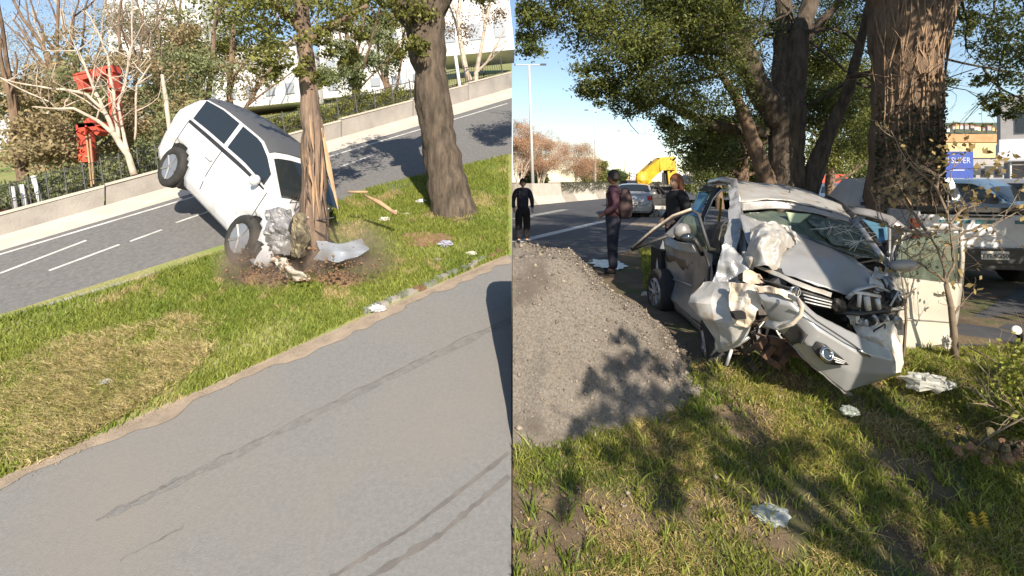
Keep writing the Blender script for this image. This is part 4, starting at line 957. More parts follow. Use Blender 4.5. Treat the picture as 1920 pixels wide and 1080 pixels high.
# side: folded front door, rear lower side
panel('rear_side_panel', [[(1243, 443, 6.9), (1262, 452, 6.5), (1300, 458, 6.0), (1334, 476, 5.45)], [(1247, 475, 6.75), (1275, 483, 6.4), (1305, 491, 5.9), (1336, 500, 5.4)],
                          [(1252, 522, 6.6), (1280, 540, 6.2), (1310, 556, 5.75), (1340, 575, 5.35)], [(1259, 562, 6.3), (1287, 588, 5.85), (1318, 612, 5.4), (1347, 634, 5.05)]], 'silver_shade', amp=.014, fr=4)
panel('brown_door_reflection', [[(1249, 477, 6.68), (1283, 486, 6.25), (1322, 499, 5.66)], [(1258, 503, 6.62), (1288, 514, 6.2), (1326, 526, 5.6)], [(1256, 520, 6.6), (1285, 530, 6.18), (1318, 541, 5.66)]], 'dark_brown', amp=.012, fr=5)  # dark reflection on the door, drawn as a brown skin
bar('door_crease', [(1252, 520, 6.55), (1285, 531, 6.15), (1330, 548, 5.52)], .012, 'silver')
panel('sill', [[(1262, 566, 6.25), (1290, 592, 5.8), (1322, 618, 5.35)], [(1266, 580, 6.2), (1294, 604, 5.75), (1326, 634, 5.3)]], 'silver_shade', amp=.01)
panel('wheel_arch_trim', [[(1243, 450, 6.93), (1236, 470, 6.93), (1231, 500, 6.9), (1236, 520, 6.85)], [(1252, 470, 6.85), (1245, 484, 6.85), (1241, 506, 6.83), (1246, 524, 6.8)]], 'silver', amp=.006)
def wheel(px, py, Y_, ax, r=.29):
    c = P(px, py, Y_); wv = MB().disc(c, ax, r*.66, r, .19, 28).build('wheel', 'rubber', wreck, smooth=True); ax = Vector(ax).normalized()
    m_ = MB().disc(c-ax*.05, ax, r*.56, r*.66, .12, 24); a = ax.orthogonal().normalized(); b = ax.cross(a)
    for k in range(9):
        t_ = 2*math.pi*k/9; m_.tube([c-ax*.085+(a*math.cos(t_)+b*math.sin(t_))*.03, c-ax*.085+(a*math.cos(t_)+b*math.sin(t_))*r*.6], .02, 5)
    m_.ball(c-ax*.08, .05, 8, 5); m_.build('rim', 'rim', wv)
    MB().disc(c+ax*.03, ax, .0, r*.6, .04).build('brake_disc', 'metal_dark', wv)
wheel(1241, 548, 6.62, (1, .12, 0)); wheel(1341, 655, 4.93, (1, -.25, .1))
blob('wheel_well', [(1240, 470), (1262, 470), (1262, 560), (1240, 545)], 6.72, .5, 'black_matt')
# folded door: long frame lying outwards, window frame, mirror
bar('door_frame', [(1184, 467, 5.9), (1225, 432, 5.75), (1262, 408, 5.62), (1298, 395, 5.5), (1310, 402, 5.45), (1320, 435, 5.38), (1331, 470, 5.33)], .022, 'metal_dark', flat=.8)
bar('door_frame', [(1186, 464, 5.88), (1226, 429, 5.73), (1262, 404, 5.6), (1296, 392, 5.48)], .016, 'mud_beige', flat=.8)
bar('door_frame', [(1184, 468, 5.9), (1215, 455, 5.8), (1252, 442, 5.7)], .022, 'black', flat=.8)
panel('door_glass', [[(1283, 406, 5.56), (1300, 404, 5.5), (1310, 408, 5.46)], [(1276, 425, 5.58), (1296, 425, 5.5), (1318, 440, 5.42)], [(1290, 440, 5.56), (1304, 450, 5.5), (1326, 468, 5.4)]], 'glass_green', amp=.003, solid=.006)
mi = MB().ball(P(1279, 434, 5.32), .10, 14, 10, sx=.85, sy=.6, sz=.8, jit=.22).build('mirror', 'silver_shade', wreck, smooth=True)
MB().ball(P(1290, 446, 5.26), .07, 12, 8, sx=1.1, sy=.5, sz=.7).build('mirror_glass', 'glass_dark', mi, smooth=True)
bar('mirror_arm', [(1296, 440, 5.36), (1310, 462, 5.38), (1318, 478, 5.4)], .025, 'black', flat=1)
panel('door_beltline', [[(1248, 440, 6.0), (1268, 452, 5.85), (1296, 456, 5.6)], [(1246, 458, 5.95), (1270, 468, 5.8), (1304, 476, 5.55)]], 'silver', amp=.012)
panel('door_lining', [[(1325, 424, 5.9), (1345, 420, 5.7), (1356, 415, 5.5)], [(1330, 462, 5.6), (1345, 470, 5.45), (1352, 478, 5.3)]], 'black', amp=.02, fold=.03)
bar('torn_cable', [(1320, 470, 5.35), (1330, 500, 5.3), (1328, 540, 5.2), (1334, 590, 5.1)], .014, 'black', flat=1)
# windscreen with crazed glass, wiper
panel('windscreen', [[(1390, 400, 5.70), (1455, 396, 5.66), (1525, 403, 5.56), (1600, 422, 5.46)], [(1400, 412, 5.55), (1462, 420, 5.48), (1545, 440, 5.35), (1630, 456, 5.28)], [(1425, 425, 5.42), (1485, 442, 5.32), (1570, 472, 5.18), (1655, 490, 5.12)]], 'glass_green', amp=.012, fr=4, solid=.006)
panel('crazed_glass', [[(1512, 410, 5.50), (1560, 416, 5.44), (1600, 428, 5.38)], [(1530, 430, 5.36), (1580, 440, 5.30), (1620, 450, 5.24)], [(1560, 455, 5.22), (1605, 466, 5.16), (1640, 478, 5.12)]], 'glass_crazed', amp=.014, fr=6, solid=.006)
m_ = MB()
for i in range(46):
    cx, cy = random.choice(((1590, 432), (1560, 425), (1612, 452))); a = random.uniform(0, 6.28); l_ = random.uniform(10, 55); x2, y2 = cx+math.cos(a)*l_, cy+math.sin(a)*l_*.45
    dp = lambda y: 5.50-(y-405)*.0055; q0, q1 = P(cx, cy, dp(cy)-.06), P(x2, y2, dp(y2)-.05)
    if 1500 < x2 < 1650 and 408 < y2 < 485: m_.tube([q0, (q0+q1)/2+Vector((0, 0, random.uniform(-.01, .01))), q1], .0022, 3)
m_.build('glass_cracks', 'plastic_white', wreck, kind='stuff')
panel('pale_reflective_shade', [[(1472, 398, 5.52), (1520, 402, 5.5)], [(1478, 412, 5.50), (1500, 418, 5.48)], [(1484, 426, 5.46), (1492, 428, 5.44)]], mat('sunshade', (.34, .42, .28), .5), amp=.01)
bar('windscreen_frame', [(1600, 412, 5.46), (1622, 440, 5.3), (1640, 465, 5.15), (1662, 492, 5.04)], .03, 'silver')
bar('wiper', [(1440, 424, 5.3), (1520, 450, 5.15), (1600, 480, 5.0)], .010, 'black', flat=1)
bar('window_frame', [(1612, 416, 5.5), (1640, 450, 5.3), (1668, 480, 5.1)], .02, 'black')
# bonnet: large buckled sheet, its left part torn up into a pale crumpled peak
panel('bonnet', [[(1385, 401, 5.38), (1440, 416, 5.36), (1500, 440, 5.26), (1580, 470, 5.12), (1648, 520, 4.96)], [(1392, 425, 5.15), (1450, 448, 5.02), (1515, 470, 4.86), (1590, 500, 4.78), (1652, 532, 4.75)],
                 [(1402, 455, 4.95), (1455, 480, 4.75), (1520, 505, 4.58), (1590, 530, 4.52), (1640, 545, 4.55)], [(1408, 488, 4.8), (1450, 505, 4.62), (1500, 527, 4.46), (1560, 546, 4.40), (1606, 558, 4.42)]], 'silver', amp=.016, fr=2.2, n=9)
panel('bonnet_peak', [[(1408, 428, 4.98), (1430, 420, 4.93), (1455, 418, 4.95), (1480, 428, 4.98)], [(1406, 450, 4.86), (1430, 436, 4.74), (1458, 440, 4.74), (1492, 455, 4.88)], [(1402, 480, 4.76), (1426, 462, 4.62), (1452, 468, 4.64), (1470, 470, 4.72)], [(1408, 498, 4.70), (1430, 500, 4.56), (1450, 505, 4.58), (1458, 505, 4.62)]],
      'silver_dusty', amp=.03, fr=8, fold=.03, n=9, seed=2)
bar('bonnet_fold', [(1476, 422, 4.92), (1490, 442, 4.86), (1501, 455, 4.8)], .014, 'silver')
panel('bonnet_lip', [[(1404, 490, 4.74), (1450, 508, 4.56), (1500, 530, 4.40), (1560, 549, 4.34)], [(1408, 496, 4.72), (1452, 517, 4.53), (1500, 539, 4.37), (1558, 557, 4.31)]], 'silver_dusty', amp=.008)
# torn inner wing left
panel('inner_wing', [[(1360, 455, 4.95), (1372, 460, 4.9), (1386, 478, 4.85)], [(1350, 490, 4.9), (1375, 490, 4.82), (1410, 500, 4.72)], [(1336, 530, 4.85), (1370, 530, 4.74), (1385, 535, 4.7)]], 'silver', amp=.035, fr=6, fold=.05, seed=4)
panel('torn_bracket', [[(1392, 472, 4.8), (1412, 470, 4.75), (1420, 480, 4.72)], [(1390, 486, 4.78), (1408, 488, 4.7), (1416, 495, 4.7)], [(1396, 500, 4.76), (1404, 505, 4.7), (1410, 505, 4.7)]], 'silver_dusty', amp=.05, fr=8, fold=.08, seed=5)
panel('torn_bracket', [[(1398, 508, 4.66), (1425, 510, 4.6)], [(1396, 528, 4.62), (1430, 532, 4.55)]], 'mud_beige', amp=.04, fr=8, fold=.06, seed=6)
# engine bay: solid black block stands in for the shade between parts
blob('bay_dark', [(1385, 490), (1440, 505), (1600, 556), (1675, 540), (1688, 600), (1670, 640), (1560, 640), (1440, 670), (1390, 670), (1380, 560)], 4.95, .5, 'black_matt')
for i in range(70):
    x_, y_ = random.uniform(1395, 1480), random.uniform(500, 690)
    if i > 34: x_, y_ = random.uniform(1570, 1685), random.uniform(560, 640)
    Y_ = random.uniform(4.5, 4.85)
    if y_ > 640: Y_ = random.uniform(4.45, 4.6)
    MB().box(P(x_, y_, Y_), (random.uniform(.02, .14), random.uniform(.03, .1), random.uniform(.02, .10)), Matrix.Rotation(random.uniform(0, 3), 3, random.choice('XYZ'))).build('engine_piece', random.choice(['engine', 'engine', 'black', 'rust', 'silver_shade', 'metal_dark']), wreck)
for i in range(34):
    x_, y_ = (random.uniform(1395, 1500), random.uniform(600, 685)) if i % 2 else (random.uniform(1580, 1690), random.uniform(555, 640)); p = P(x_, y_, random.uniform(4.35, 4.6)); pts = [p]
    for k in range(4): pts.append(pts[-1]+Vector((random.gauss(0, .05), random.gauss(0, .03), random.gauss(-.02, .05))))
    MB().tube(pts, random.uniform(.004, .012), 5).build('loose_wire', random.choice(['black', 'engine', 'rust', 'metal_pale']), wreck)
# upper grille with badge
gp = panel('grille', [[(1425, 524, 4.46), (1470, 535, 4.36), (1515, 547, 4.28), (1561, 562, 4.28)], [(1437, 532, 4.46), (1475, 548, 4.36), (1518, 572, 4.28), (1557, 580, 4.28)]], 'black', amp=.004)
for k in range(3):
    f = .2+.3*k; bar('grille_slat', [(lerp(1505, 1510, f), lerp(548, 570, f), 4.265), (lerp(1530, 1532, f), lerp(555, 575, f), 4.255), (lerp(1560, 1557, f), lerp(563, 580, f), 4.255)], .007, 'metal_pale', flat=.6)
def badge(px, py, Y_, r):
    c = P(px, py, Y_); o = MB().disc(c, (.05, -1, .15), r*.80, r, .02, 24).build('badge', 'chrome', wreck, smooth=True)
    m_ = MB(); f = lambda x, y: c+Vector((x*r, -.004, y*r))
    m_.tube([f(-.30, .72), f(0, .08), f(.30, .72)], r*.07, 4); m_.tube([f(-.68, .40), f(-.32, -.66), f(0, -.05), f(.32, -.66), f(.68, .40)], r*.07, 4); m_.build('badge_letters', 'chrome', o)
    MB().disc(c+Vector((0, .008, 0)), (.05, -1, .15), 0, r*.8, .01, 20).build('badge_disc', 'black', o)
badge(1491, 547, 4.22, .045)
# right headlight bay
panel('headlight_shell', [[(1600, 545, 4.42), (1630, 540, 4.46), (1660, 552, 4.55)], [(1595, 565, 4.40), (1625, 560, 4.42), (1662, 566, 4.5)], [(1590, 578, 4.4), (1625, 586, 4.42), (1668, 588, 4.5)]], 'engine', amp=.03, fr=8)
for L_, r_, mm in (([(1588, 560, 4.35), (1606, 543, 4.35), (1640, 535, 4.4), (1668, 548, 4.5)], .018, 'silver'), ([(1600, 548, 4.33), (1625, 551, 4.34), (1650, 556, 4.38)], .016, 'plastic_white'), ([(1612, 552, 4.32), (1610, 575, 4.33)], .022, 'plastic_white'), ([(1625, 556, 4.32), (1628, 580, 4.33)], .034, 'plastic_white'),
                   ([(1645, 560, 4.34), (1648, 578, 4.36)], .028, 'metal_pale'), ([(1565, 585, 4.33), (1610, 588, 4.3), (1660, 582, 4.38)], .02, 'black'), ([(1660, 520, 4.75), (1676, 545, 4.65), (1684, 580, 4.6)], .03, 'silver_shade'), ([(1652, 525, 4.7), (1660, 545, 4.6), (1672, 560, 4.55)], .022, 'black')):
    bar('headlight_bracket', L_, r_, mm, flat=.7)
MB().ball(P(1572, 573, 4.30), .055, jit=.3).build('crushed_fan', 'engine', wreck); MB().ball(P(1676, 560, 4.5), .07, jit=.3).build('crushed_lamp', 'black', wreck)
panel('bonnet_corner', [[(1640, 508, 4.9), (1662, 512, 4.85)], [(1628, 530, 4.6), (1664, 536, 4.7)], [(1612, 548, 4.42), (1650, 545, 4.5)]], 'silver_dusty', amp=.03, fr=6, fold=.03, seed=8)
panel('torn_wing', [[(1665, 490, 5.0), (1672, 505, 4.95)], [(1672, 530, 4.8), (1682, 535, 4.8)], [(1680, 575, 4.65), (1690, 590, 4.7)]], 'silver', amp=.03, fr=8)
panel('crumpled_lower_wing', [[(1600, 608, 4.42), (1640, 610, 4.38), (1672, 600, 4.44)], [(1606, 630, 4.38), (1650, 632, 4.30), (1686, 640, 4.40)], [(1640, 660, 4.34), (1668, 668, 4.28), (1690, 672, 4.36)], [(1655, 690, 4.32), (1675, 700, 4.27), (1689, 700, 4.34)]], 'plastic_white', amp=.02, fr=7, fold=.035, n=8, seed=9, lin=True)
for i in range(9):
    x_ = 1600+i*10; MB().ball(P(x_, 598+random.uniform(-6, 8), 4.36), random.uniform(.02, .05), 7, 5, jit=.7).build('torn_plastic', random.choice(['plastic_white', 'engine', 'black', 'silver']), wreck)
# left wing: pale, mud stained
panel('left_wing', [[(1320, 530, 4.72), (1345, 528, 4.62), (1372, 530, 4.5), (1412, 537, 4.36)], [(1291, 567, 4.66), (1330, 570, 4.46), (1370, 575, 4.36), (1414, 580, 4.30)], [(1322, 600, 4.56), (1345, 612, 4.42), (1375, 615, 4.32), (1411, 610, 4.28)],
                    [(1340, 634, 4.5), (1352, 645, 4.42), (1376, 640, 4.34), (1404, 628, 4.3)], [(1350, 661, 4.5), (1360, 659, 4.44), (1378, 652, 4.38), (1392, 646, 4.34)]], 'silver_dusty', amp=.02, fr=4.0, fold=.035, n=8, seed=11, lin=True)
panel('mud_stained_panel', [[(1368, 531, 4.40), (1400, 531, 4.28), (1440, 541, 4.2)], [(1366, 556, 4.32), (1400, 560, 4.22), (1432, 562, 4.16)], [(1370, 585, 4.28), (1398, 590, 4.2), (1416, 592, 4.18)], [(1378, 608, 4.28), (1395, 614, 4.22), (1406, 612, 4.22)]], 'mud_beige', amp=.02, fr=8, fold=.03, n=8, seed=12, lin=True)
blob('socket_hole', [(1376, 588), (1398, 586), (1400, 598), (1380, 600)], 4.13, .08, 'black_matt')
# bumper
panel('bumper', [[(1413, 537, 4.16), (1480, 545, 4.02), (1530, 590, 3.98), (1613, 632, 3.98), (1670, 658, 4.08)], [(1425, 560, 4.10), (1484, 572, 3.95), (1535, 618, 3.88), (1606, 660, 3.86), (1678, 678, 4.02)],
                 [(1440, 592, 4.12), (1478, 610, 4.0), (1520, 652, 3.90), (1592, 696, 3.88), (1678, 701, 4.02)], [(1452, 612, 4.18), (1474, 632, 4.08), (1515, 678, 3.98), (1585, 735, 3.95), (1650, 712, 4.08)]], 'silver', amp=.006, fr=3, n=9, solid=.014, lin=True)
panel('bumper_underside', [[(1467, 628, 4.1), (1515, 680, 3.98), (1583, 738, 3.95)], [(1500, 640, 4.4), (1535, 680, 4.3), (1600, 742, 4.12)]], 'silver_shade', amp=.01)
panel('bumper_stay', [[(1413, 537, 4.14), (1450, 538, 4.05), (1490, 553, 3.98)], [(1420, 548, 4.12), (1452, 550, 4.03), (1494, 565, 3.95)]], 'mud_beige', amp=.02, fr=8, fold=.03, seed=13)
def ring(cx, cy, Y_, r0, r1, nm, m):
    return MB().disc(P(cx, cy, Y_), (.25, -1, .35), r0, r1, .03, 28).build(nm, m, wreck, smooth=True)
panel('lower_grille', [[(1468, 630, 3.98), (1492, 608, 3.90), (1515, 628, 3.86)], [(1478, 640, 3.98), (1500, 628, 3.90), (1508, 638, 3.86)], [(1486, 648, 3.98), (1498, 643, 3.90), (1502, 646, 3.86)]], 'black', amp=.004)
fg = panel('fog_lamp_surround', [[(1522, 650, 3.84), (1532, 640, 3.82), (1550, 648, 3.80)], [(1530, 664, 3.82), (1555, 660, 3.79), (1575, 668, 3.79)], [(1548, 681, 3.83), (1572, 684, 3.81), (1591, 684, 3.82)]], 'black', amp=.003)
for k in range(3): bar('fog_lamp_slat', [(1560+k*3, 668+k*5, 3.775), (1586-k*2, 678+k*2, 3.79)], .005, 'metal_pale')
ring(1550, 664, 3.755, .036, .052, 'fog_lamp_ring', 'chrome'); MB().disc(P(1550, 664, 3.765), (.25, -1, .35), 0, .036, .02).build('fog_lamp', 'glass_dark', wreck)
bar('trim_strip', [(1496, 572, 3.88), (1530, 601, 3.86), (1590, 640, 3.84), (1631, 669, 3.88)], .006, 'metal_dark', flat=1)
bar('trim_strip', [(1612, 656, 3.84), (1631, 669, 3.86)], .008, 'chrome', flat=1)
# loose arch shaped lamp bezel
vs = [(1438, 606, 3.92), (1462, 612, 3.82), (1486, 604, 3.74), (1501, 590, 3.72), (1504, 576, 3.74), (1496, 562, 3.82), (1478, 554, 3.92)]
MB().tube([P(*q) for q in vs], [.030, .040, .038, .032, .026, .022, .016], 8, .45).build('lamp_bezel', 'plastic_white', wreck, smooth=True)
MB().tube([P(a, b+2, c-.02) for a, b, c in vs[1:6]], .014, 6).build('lamp_bezel_trim', 'mud_beige', wreck, smooth=True)
bar('hanging_strut', [(1372, 655, 4.4), (1362, 685, 4.4)], .014, 'metal_pale', flat=1); bar('hanging_strut', [(1380, 650, 4.4), (1405, 632, 4.35)], .03, 'silver', flat=.4)
bar('under_tray', [(1430, 650, 4.4), (1500, 660, 4.3), (1530, 690, 4.3)], .06, 'rust', flat=.3)
for a, b in ((1455, 640), (1440, 660), (1425, 645), (1470, 670), (1450, 680)): MB().box(P(a, b, 4.3), (.12, .05, .05), Matrix.Rotation(random.uniform(0, 3), 3, 'Y')).build('engine_piece', 'rust', wreck)
# driver door, standing open
door = panel('driver_door', [[(1674, 520, 4.98), (1740, 528, 5.14), (1800, 534, 5.30)], [(1676, 596, 4.98), (1740, 600, 5.12), (1790, 604, 5.26)], [(1684, 656, 4.96), (1735, 660, 5.05), (1778, 647, 5.12)]], 'white_door' if 'white_door' in M else 'silver_door', amp=.004, fr=2, solid=.05) if False else None
M['door_sunlit'] = mat('door_sunlit', (.52, .48, .41), .4, .12, (.48, .44, .37), 2, coat=.4)  # silver door made beige, its sunlit brightness put into the colour
panel('driver_door', [[(1673, 518, 4.98), (1740, 526, 5.14), (1801, 532, 5.30)], [(1675, 560, 4.97), (1740, 566, 5.12), (1795, 570, 5.27)], [(1676, 598, 4.98), (1740, 600, 5.12), (1790, 604, 5.26)], [(1684, 654, 4.95), (1735, 656, 5.05), (1778, 645, 5.14)]], 'door_sunlit', amp=.004, fr=2, solid=.05)
bar('door_crease', [(1676, 598, 4.93), (1740, 601, 5.07), (1788, 605, 5.2)], .006, 'silver_shade')
bar('door_handle', [(1759, 548, 5.08), (1768, 551, 5.1), (1781, 550, 5.16)], .014, 'door_sunlit')
bar('door_frame', [(1671, 512, 4.98), (1672, 480, 5.0), (1680, 455, 5.03), (1694, 440, 5.07), (1715, 432, 5.12), (1760, 428, 5.2), (1802, 429, 5.28)], .028, 'silver_dusty')
bar('door_frame', [(1676, 500, 4.96), (1680, 470, 4.99), (1688, 452, 5.03), (1710, 441, 5.09), (1755, 437, 5.16)], .018, 'black')
bar('door_frame', [(1802, 429, 5.29), (1804, 480, 5.3), (1801, 532, 5.3)], .045, 'door_sunlit')
panel('door_glass', [[(1690, 450, 5.05), (1745, 440, 5.17), (1796, 436, 5.27)], [(1680, 485, 5.02), (1742, 484, 5.14), (1796, 484, 5.27)], [(1678, 518, 5.0), (1740, 526, 5.14), (1796, 531, 5.27)]], 'glass_green', amp=.003, solid=.006)
mi = MB().ball(P(1697, 498, 4.82), .105, 14, 10, sx=1.25, sy=.6, sz=.55).build('mirror', 'silver_dusty', wreck, smooth=True)
bar('mirror_arm', [(1672, 505, 4.95), (1685, 500, 4.88)], .03, 'black', flat=1)
# rear door on the same side, half open with window and roof line
bar('rear_door_frame', [(1590, 394, 6.6), (1630, 400, 6.5), (1668, 412, 6.35), (1690, 430, 6.2)], .07, 'silver_shade')
panel('rear_door_glass', [[(1615, 410, 6.4), (1665, 424, 6.3)], [(1640, 438, 6.3), (1665, 440, 6.25)], [(1648, 456, 6.25), (1664, 456, 6.2)]], 'glass_sky', amp=.002, solid=.006)
bar('rear_door_pillar', [(1668, 420, 6.2), (1668, 470, 6.1), (1666, 500, 6.0)], .03, 'silver_shade')
panel('rear_door', [[(1648, 482, 6.1), (1690, 484, 6.0)], [(1650, 600, 5.9), (1690, 600, 5.8)]], 'door_sunlit', amp=.004, solid=.04)
panel('rear_door_lining', [[(1640, 455, 6.3), (1690, 445, 6.1)], [(1645, 484, 6.25), (1690, 484, 6.05)]], 'black', amp=.004, solid=.02)

# ================================================================ PEOPLE
def skin(name, joints, edges, m, parent, root=0, sub=2, loc_T=None):
    me = bpy.data.meshes.new(name); me.from_pydata([tuple(loc_T @ Vector(j[:3])) for j in joints], edges, [])
    o = bpy.data.objects.new(name, me); COL.objects.link(o); o.parent = parent; o.matrix_parent_inverse = wm(parent).inverted()
    md = o.modifiers.new('skin', 'SKIN'); md.use_smooth_shade = True
    for i, j in enumerate(joints):
        v = me.skin_vertices[0].data[i]; v.radius = (j[3], j[4] if len(j) > 4 else j[3]); v.use_root = (i == root)
    s = o.modifiers.new('sub', 'SUBSURF'); s.levels = s.render_levels = sub
    me.materials.append(M[m]); return o
def person(label, loc, face, h, cloth, legs, skinm, hair, arms='side', backpack=None, long_hair=False, cap=False, turn=0):
    t = thing('person', label, 'person', tuple(loc)); s = h/1.75; T = Matrix.Translation(loc) @ Matrix.Rotation(face, 4, 'Z') @ Matrix.Scale(s, 4)
    # local: x = person's right, y = forward, z up
    A = {'side': [(.21, 0, 1.42), (.27, -.02, 1.16), (.26, .06, .92)], 'front': [(.21, 0, 1.42), (.27, -.05, 1.15), (.15, .16, 1.02)], 'pocket': [(.21, 0, 1.42), (.30, -.07, 1.16), (.20, .06, .96)]}
    ar = A[arms]
    J = [(0, 0, .96, .11, .08), (0, .01, 1.12, .11, .08), (0, 0, 1.32, .14, .09), (0, -.01, 1.45, .10, .08), (0, 0, 1.53, .055, .055)]; E_ = [(0, 1), (1, 2), (2, 3), (3, 4)]
    for sx in (-1, 1):
        b = len(J); J += [(sx*.18, -.01, 1.41, .065), (sx*ar[1][0], ar[1][1], ar[1][2], .045), (sx*ar[2][0], ar[2][1], ar[2][2], .032), (sx*ar[2][0]*.97, ar[2][1]+.05, ar[2][2]-.04, .034, .02)]
        E_ += [(3, b), (b, b+1), (b+1, b+2), (b+2, b+3)]
        for f in range(4):
            q = len(J); fx = sx*ar[2][0]*.97+(f-1.5)*.018; J += [(fx, ar[2][1]+.075, ar[2][2]-.07, .009), (fx, ar[2][1]+.095, ar[2][2]-.105+abs(f-1.5)*.006, .007)]; E_ += [(b+3, q), (q, q+1)]
        q = len(J); J += [(sx*(ar[2][0]*.97-.045), ar[2][1]+.08, ar[2][2]-.05, .010)]; E_ += [(b+3, q)]
        b = len(J); J += [(sx*.10, 0, .86, .065), (sx*.11, .02, .50, .055), (sx*.11, -.01, .10, .042), (sx*.12, .10, .035, .04, .035)]; E_ += [(0, b), (b, b+1), (b+1, b+2), (b+2, b+3)]
    skin('body', J, E_, skinm, t, 0, 1, T)
    # head with a face
    hm = MB(); ca, sa = math.cos(turn), math.sin(turn)
    def hp(x, y, z): return T @ Vector((x*ca-y*sa, x*sa+y*ca, z))
    vs = []; n, m_ = 18, 14
    for i in range(m_+1):
        th = math.pi*i/m_
        for k in range(n):
            ph = 2*math.pi*k/n; x = math.sin(th)*math.cos(ph)*.075; y = math.sin(th)*math.sin(ph)*.098; z = math.cos(th)*.118
            if z < -.03: x *= 1-.35*(-z-.03)/.09; y = y*(1-.15*(-z-.03)/.09)+.012
            if abs(x) < .02 and y > .05 and -.045 < z < .02: y += .018*(1-(z+.045)/.09)
            if y > .05 and .0 < z < .03 and .015 < abs(x) < .05: y -= .010
            if y > .06 and -.075 < z < -.055 and abs(x) < .03: y += .005
            vs.append(hp(x, y, z+1.635))
    hd = MB().add(vs, [(i*n+k, (i+1)*n+k, (i+1)*n+(k+1) % n, i*n+(k+1) % n) for i in range(m_) for k in range(n)]).build('head', skinm, t, smooth=True)
    for sx in (-1, 1):
        MB().ball(hp(sx*.03, .082, 1.648), .010*s, 8, 6).build('eye', 'black', hd); MB().ball(hp(sx*.076, 0, 1.63), .026*s, 8, 6, sx=.5, sy=.6).build('ear', skinm, hd)
    MB().tube([hp(-.022, .086, 1.572), hp(0, .092, 1.570), hp(.022, .086, 1.572)], .005*s, 5).build('mouth', 'dark_brown', hd)
    vs = []
    for i in range(9):
        th = math.pi*.62*i/8
        for k in range(20):
            ph = 2*math.pi*k/20; fr = max(0, math.sin(ph)); th2 = th*(1-.42*fr); j = 1+.05*mnoise.noise(Vector((i, k, 3)))
            vs.append(hp(math.sin(th2)*math.cos(ph)*.086*j, math.sin(th2)*math.sin(ph)*.110*j-.006, math.cos(th2)*.132*j+1.638))
    MB().add(vs, [(i*20+k, (i+1)*20+k, (i+1)*20+(k+1) % 20, i*20+(k+1) % 20) for i in range(8) for k in range(20)]).build('hair', hair if not cap else 'cloth_navy', t, smooth=True, solid=.012)
    if cap: MB().tube([hp(-.06, .09, 1.70), hp(0, .15, 1.692), hp(.06, .09, 1.70)], .03*s, 6, .25).build('cap_peak', 'cloth_navy', t, smooth=True)
    if long_hair:
        for i in range(26):
            a = lerp(-2.9, -.25, i/25)+ (0 if random.random() < .8 else 0); x, y = math.cos(a)*.088, math.sin(a)*.10+.01
            MB().tube([hp(x*.8, y*.8, 1.72), hp(x*1.05, y*1.08, 1.63), hp(x*1.12, y*1.15, 1.52), hp(x*1.0, y*1.15, 1.42+random.uniform(-.04, .04))], [.018, .022, .02, .008], 6).build('hair_lock', hair, t, smooth=True)
    # clothes: shirt with sleeves, trousers, shoes
    JS = [(0, 0, .86, .175, .135), (0, .01, 1.12, .160, .12), (0, 0, 1.32, .185, .128), (0, -.01, 1.455, .105, .085), (0, 0, 1.50, .062, .06)]; ES = [(0, 1), (1, 2), (2, 3), (3, 4)]
    for sx in (-1, 1):
        b = len(JS); JS += [(sx*.19, -.01, 1.41, .08), (sx*ar[1][0], ar[1][1], ar[1][2], .062), (sx*lerp(ar[1][0], ar[2][0], .93), lerp(ar[1][1], ar[2][1], .93), lerp(ar[1][2], ar[2][2], .93), .046)]; ES += [(3, b), (b, b+1), (b+1, b+2)]
    skin('jacket', JS, ES, cloth, t, 0, 2, T)
    JT = [(0, 0, 1.03, .165, .125), (0, 0, .92, .175, .135)]; ET = [(0, 1)]
    for sx in (-1, 1):
        b = len(JT); JT += [(sx*.10, 0, .84, .125), (sx*.115, .02, .50, .098), (sx*.115, 0, .07, .078)]; ET += [(1, b), (b, b+1), (b+1, b+2)]
        skin('shoe', [(sx*.115, -.04, .045, .042), (sx*.12, .06, .04, .045, .04), (sx*.125, .16, .03, .035, .028)], [(0, 1), (1, 2)], 'cloth_black', t, 0, 1, T)
    skin('trousers', JT, ET, legs, t, 0, 2, T)
    if backpack:
        vs = []; n = 16
        for i, (z_, r, d) in enumerate([(.93, .12, .09), (.97, .18, .15), (1.15, .19, .18), (1.32, .17, .15), (1.43, .12, .09), (1.46, .05, .03)]):
            for k in range(n):
                a = 2*math.pi*k/n; c_, s_ = math.cos(a), math.sin(a); vs.append(T @ Vector((math.copysign(abs(c_)**.7, c_)*r, -.20+math.copysign(abs(s_)**.7, s_)*d*.75, z_)))
        bp_ = MB().add(vs, [(i*n+k, i*n+(k+1) % n, (i+1)*n+(k+1) % n, (i+1)*n+k) for i in range(5) for k in range(n)]+[tuple(range(n-1, -1, -1)), tuple(range(5*n, 6*n))]).build('backpack', 'cloth_bag', None, smooth=True, sub=1)
        tag(bp_, 'maroon black backpack worn by the man standing left of the wreck', 'backpack')
        for sx in (-1, 1): MB().tube([T @ Vector(v) for v in ((sx*.12, -.12, 1.42), (sx*.13, .02, 1.49), (sx*.14, .12, 1.36), (sx*.16, .10, 1.15), (sx*.15, -.10, 1.02))], .02, 6, .4).build('strap', 'cloth_bag', bp_, smooth=True)
    return t
person('man in a plum and navy jacket with a backpack, standing in profile facing the highway', P(1150, 512, 9.07), math.radians(80), 1.74, 'cloth_plum', 'cloth_navy', 'skin_dark', 'hair_black', 'front', backpack=True)
person('officer in dark navy uniform and cap standing at the left edge by the highway line', P(980, 454, 13.7), math.radians(190), 1.62, 'cloth_navy', 'cloth_black', 'skin', 'hair_black', 'side', cap=True)
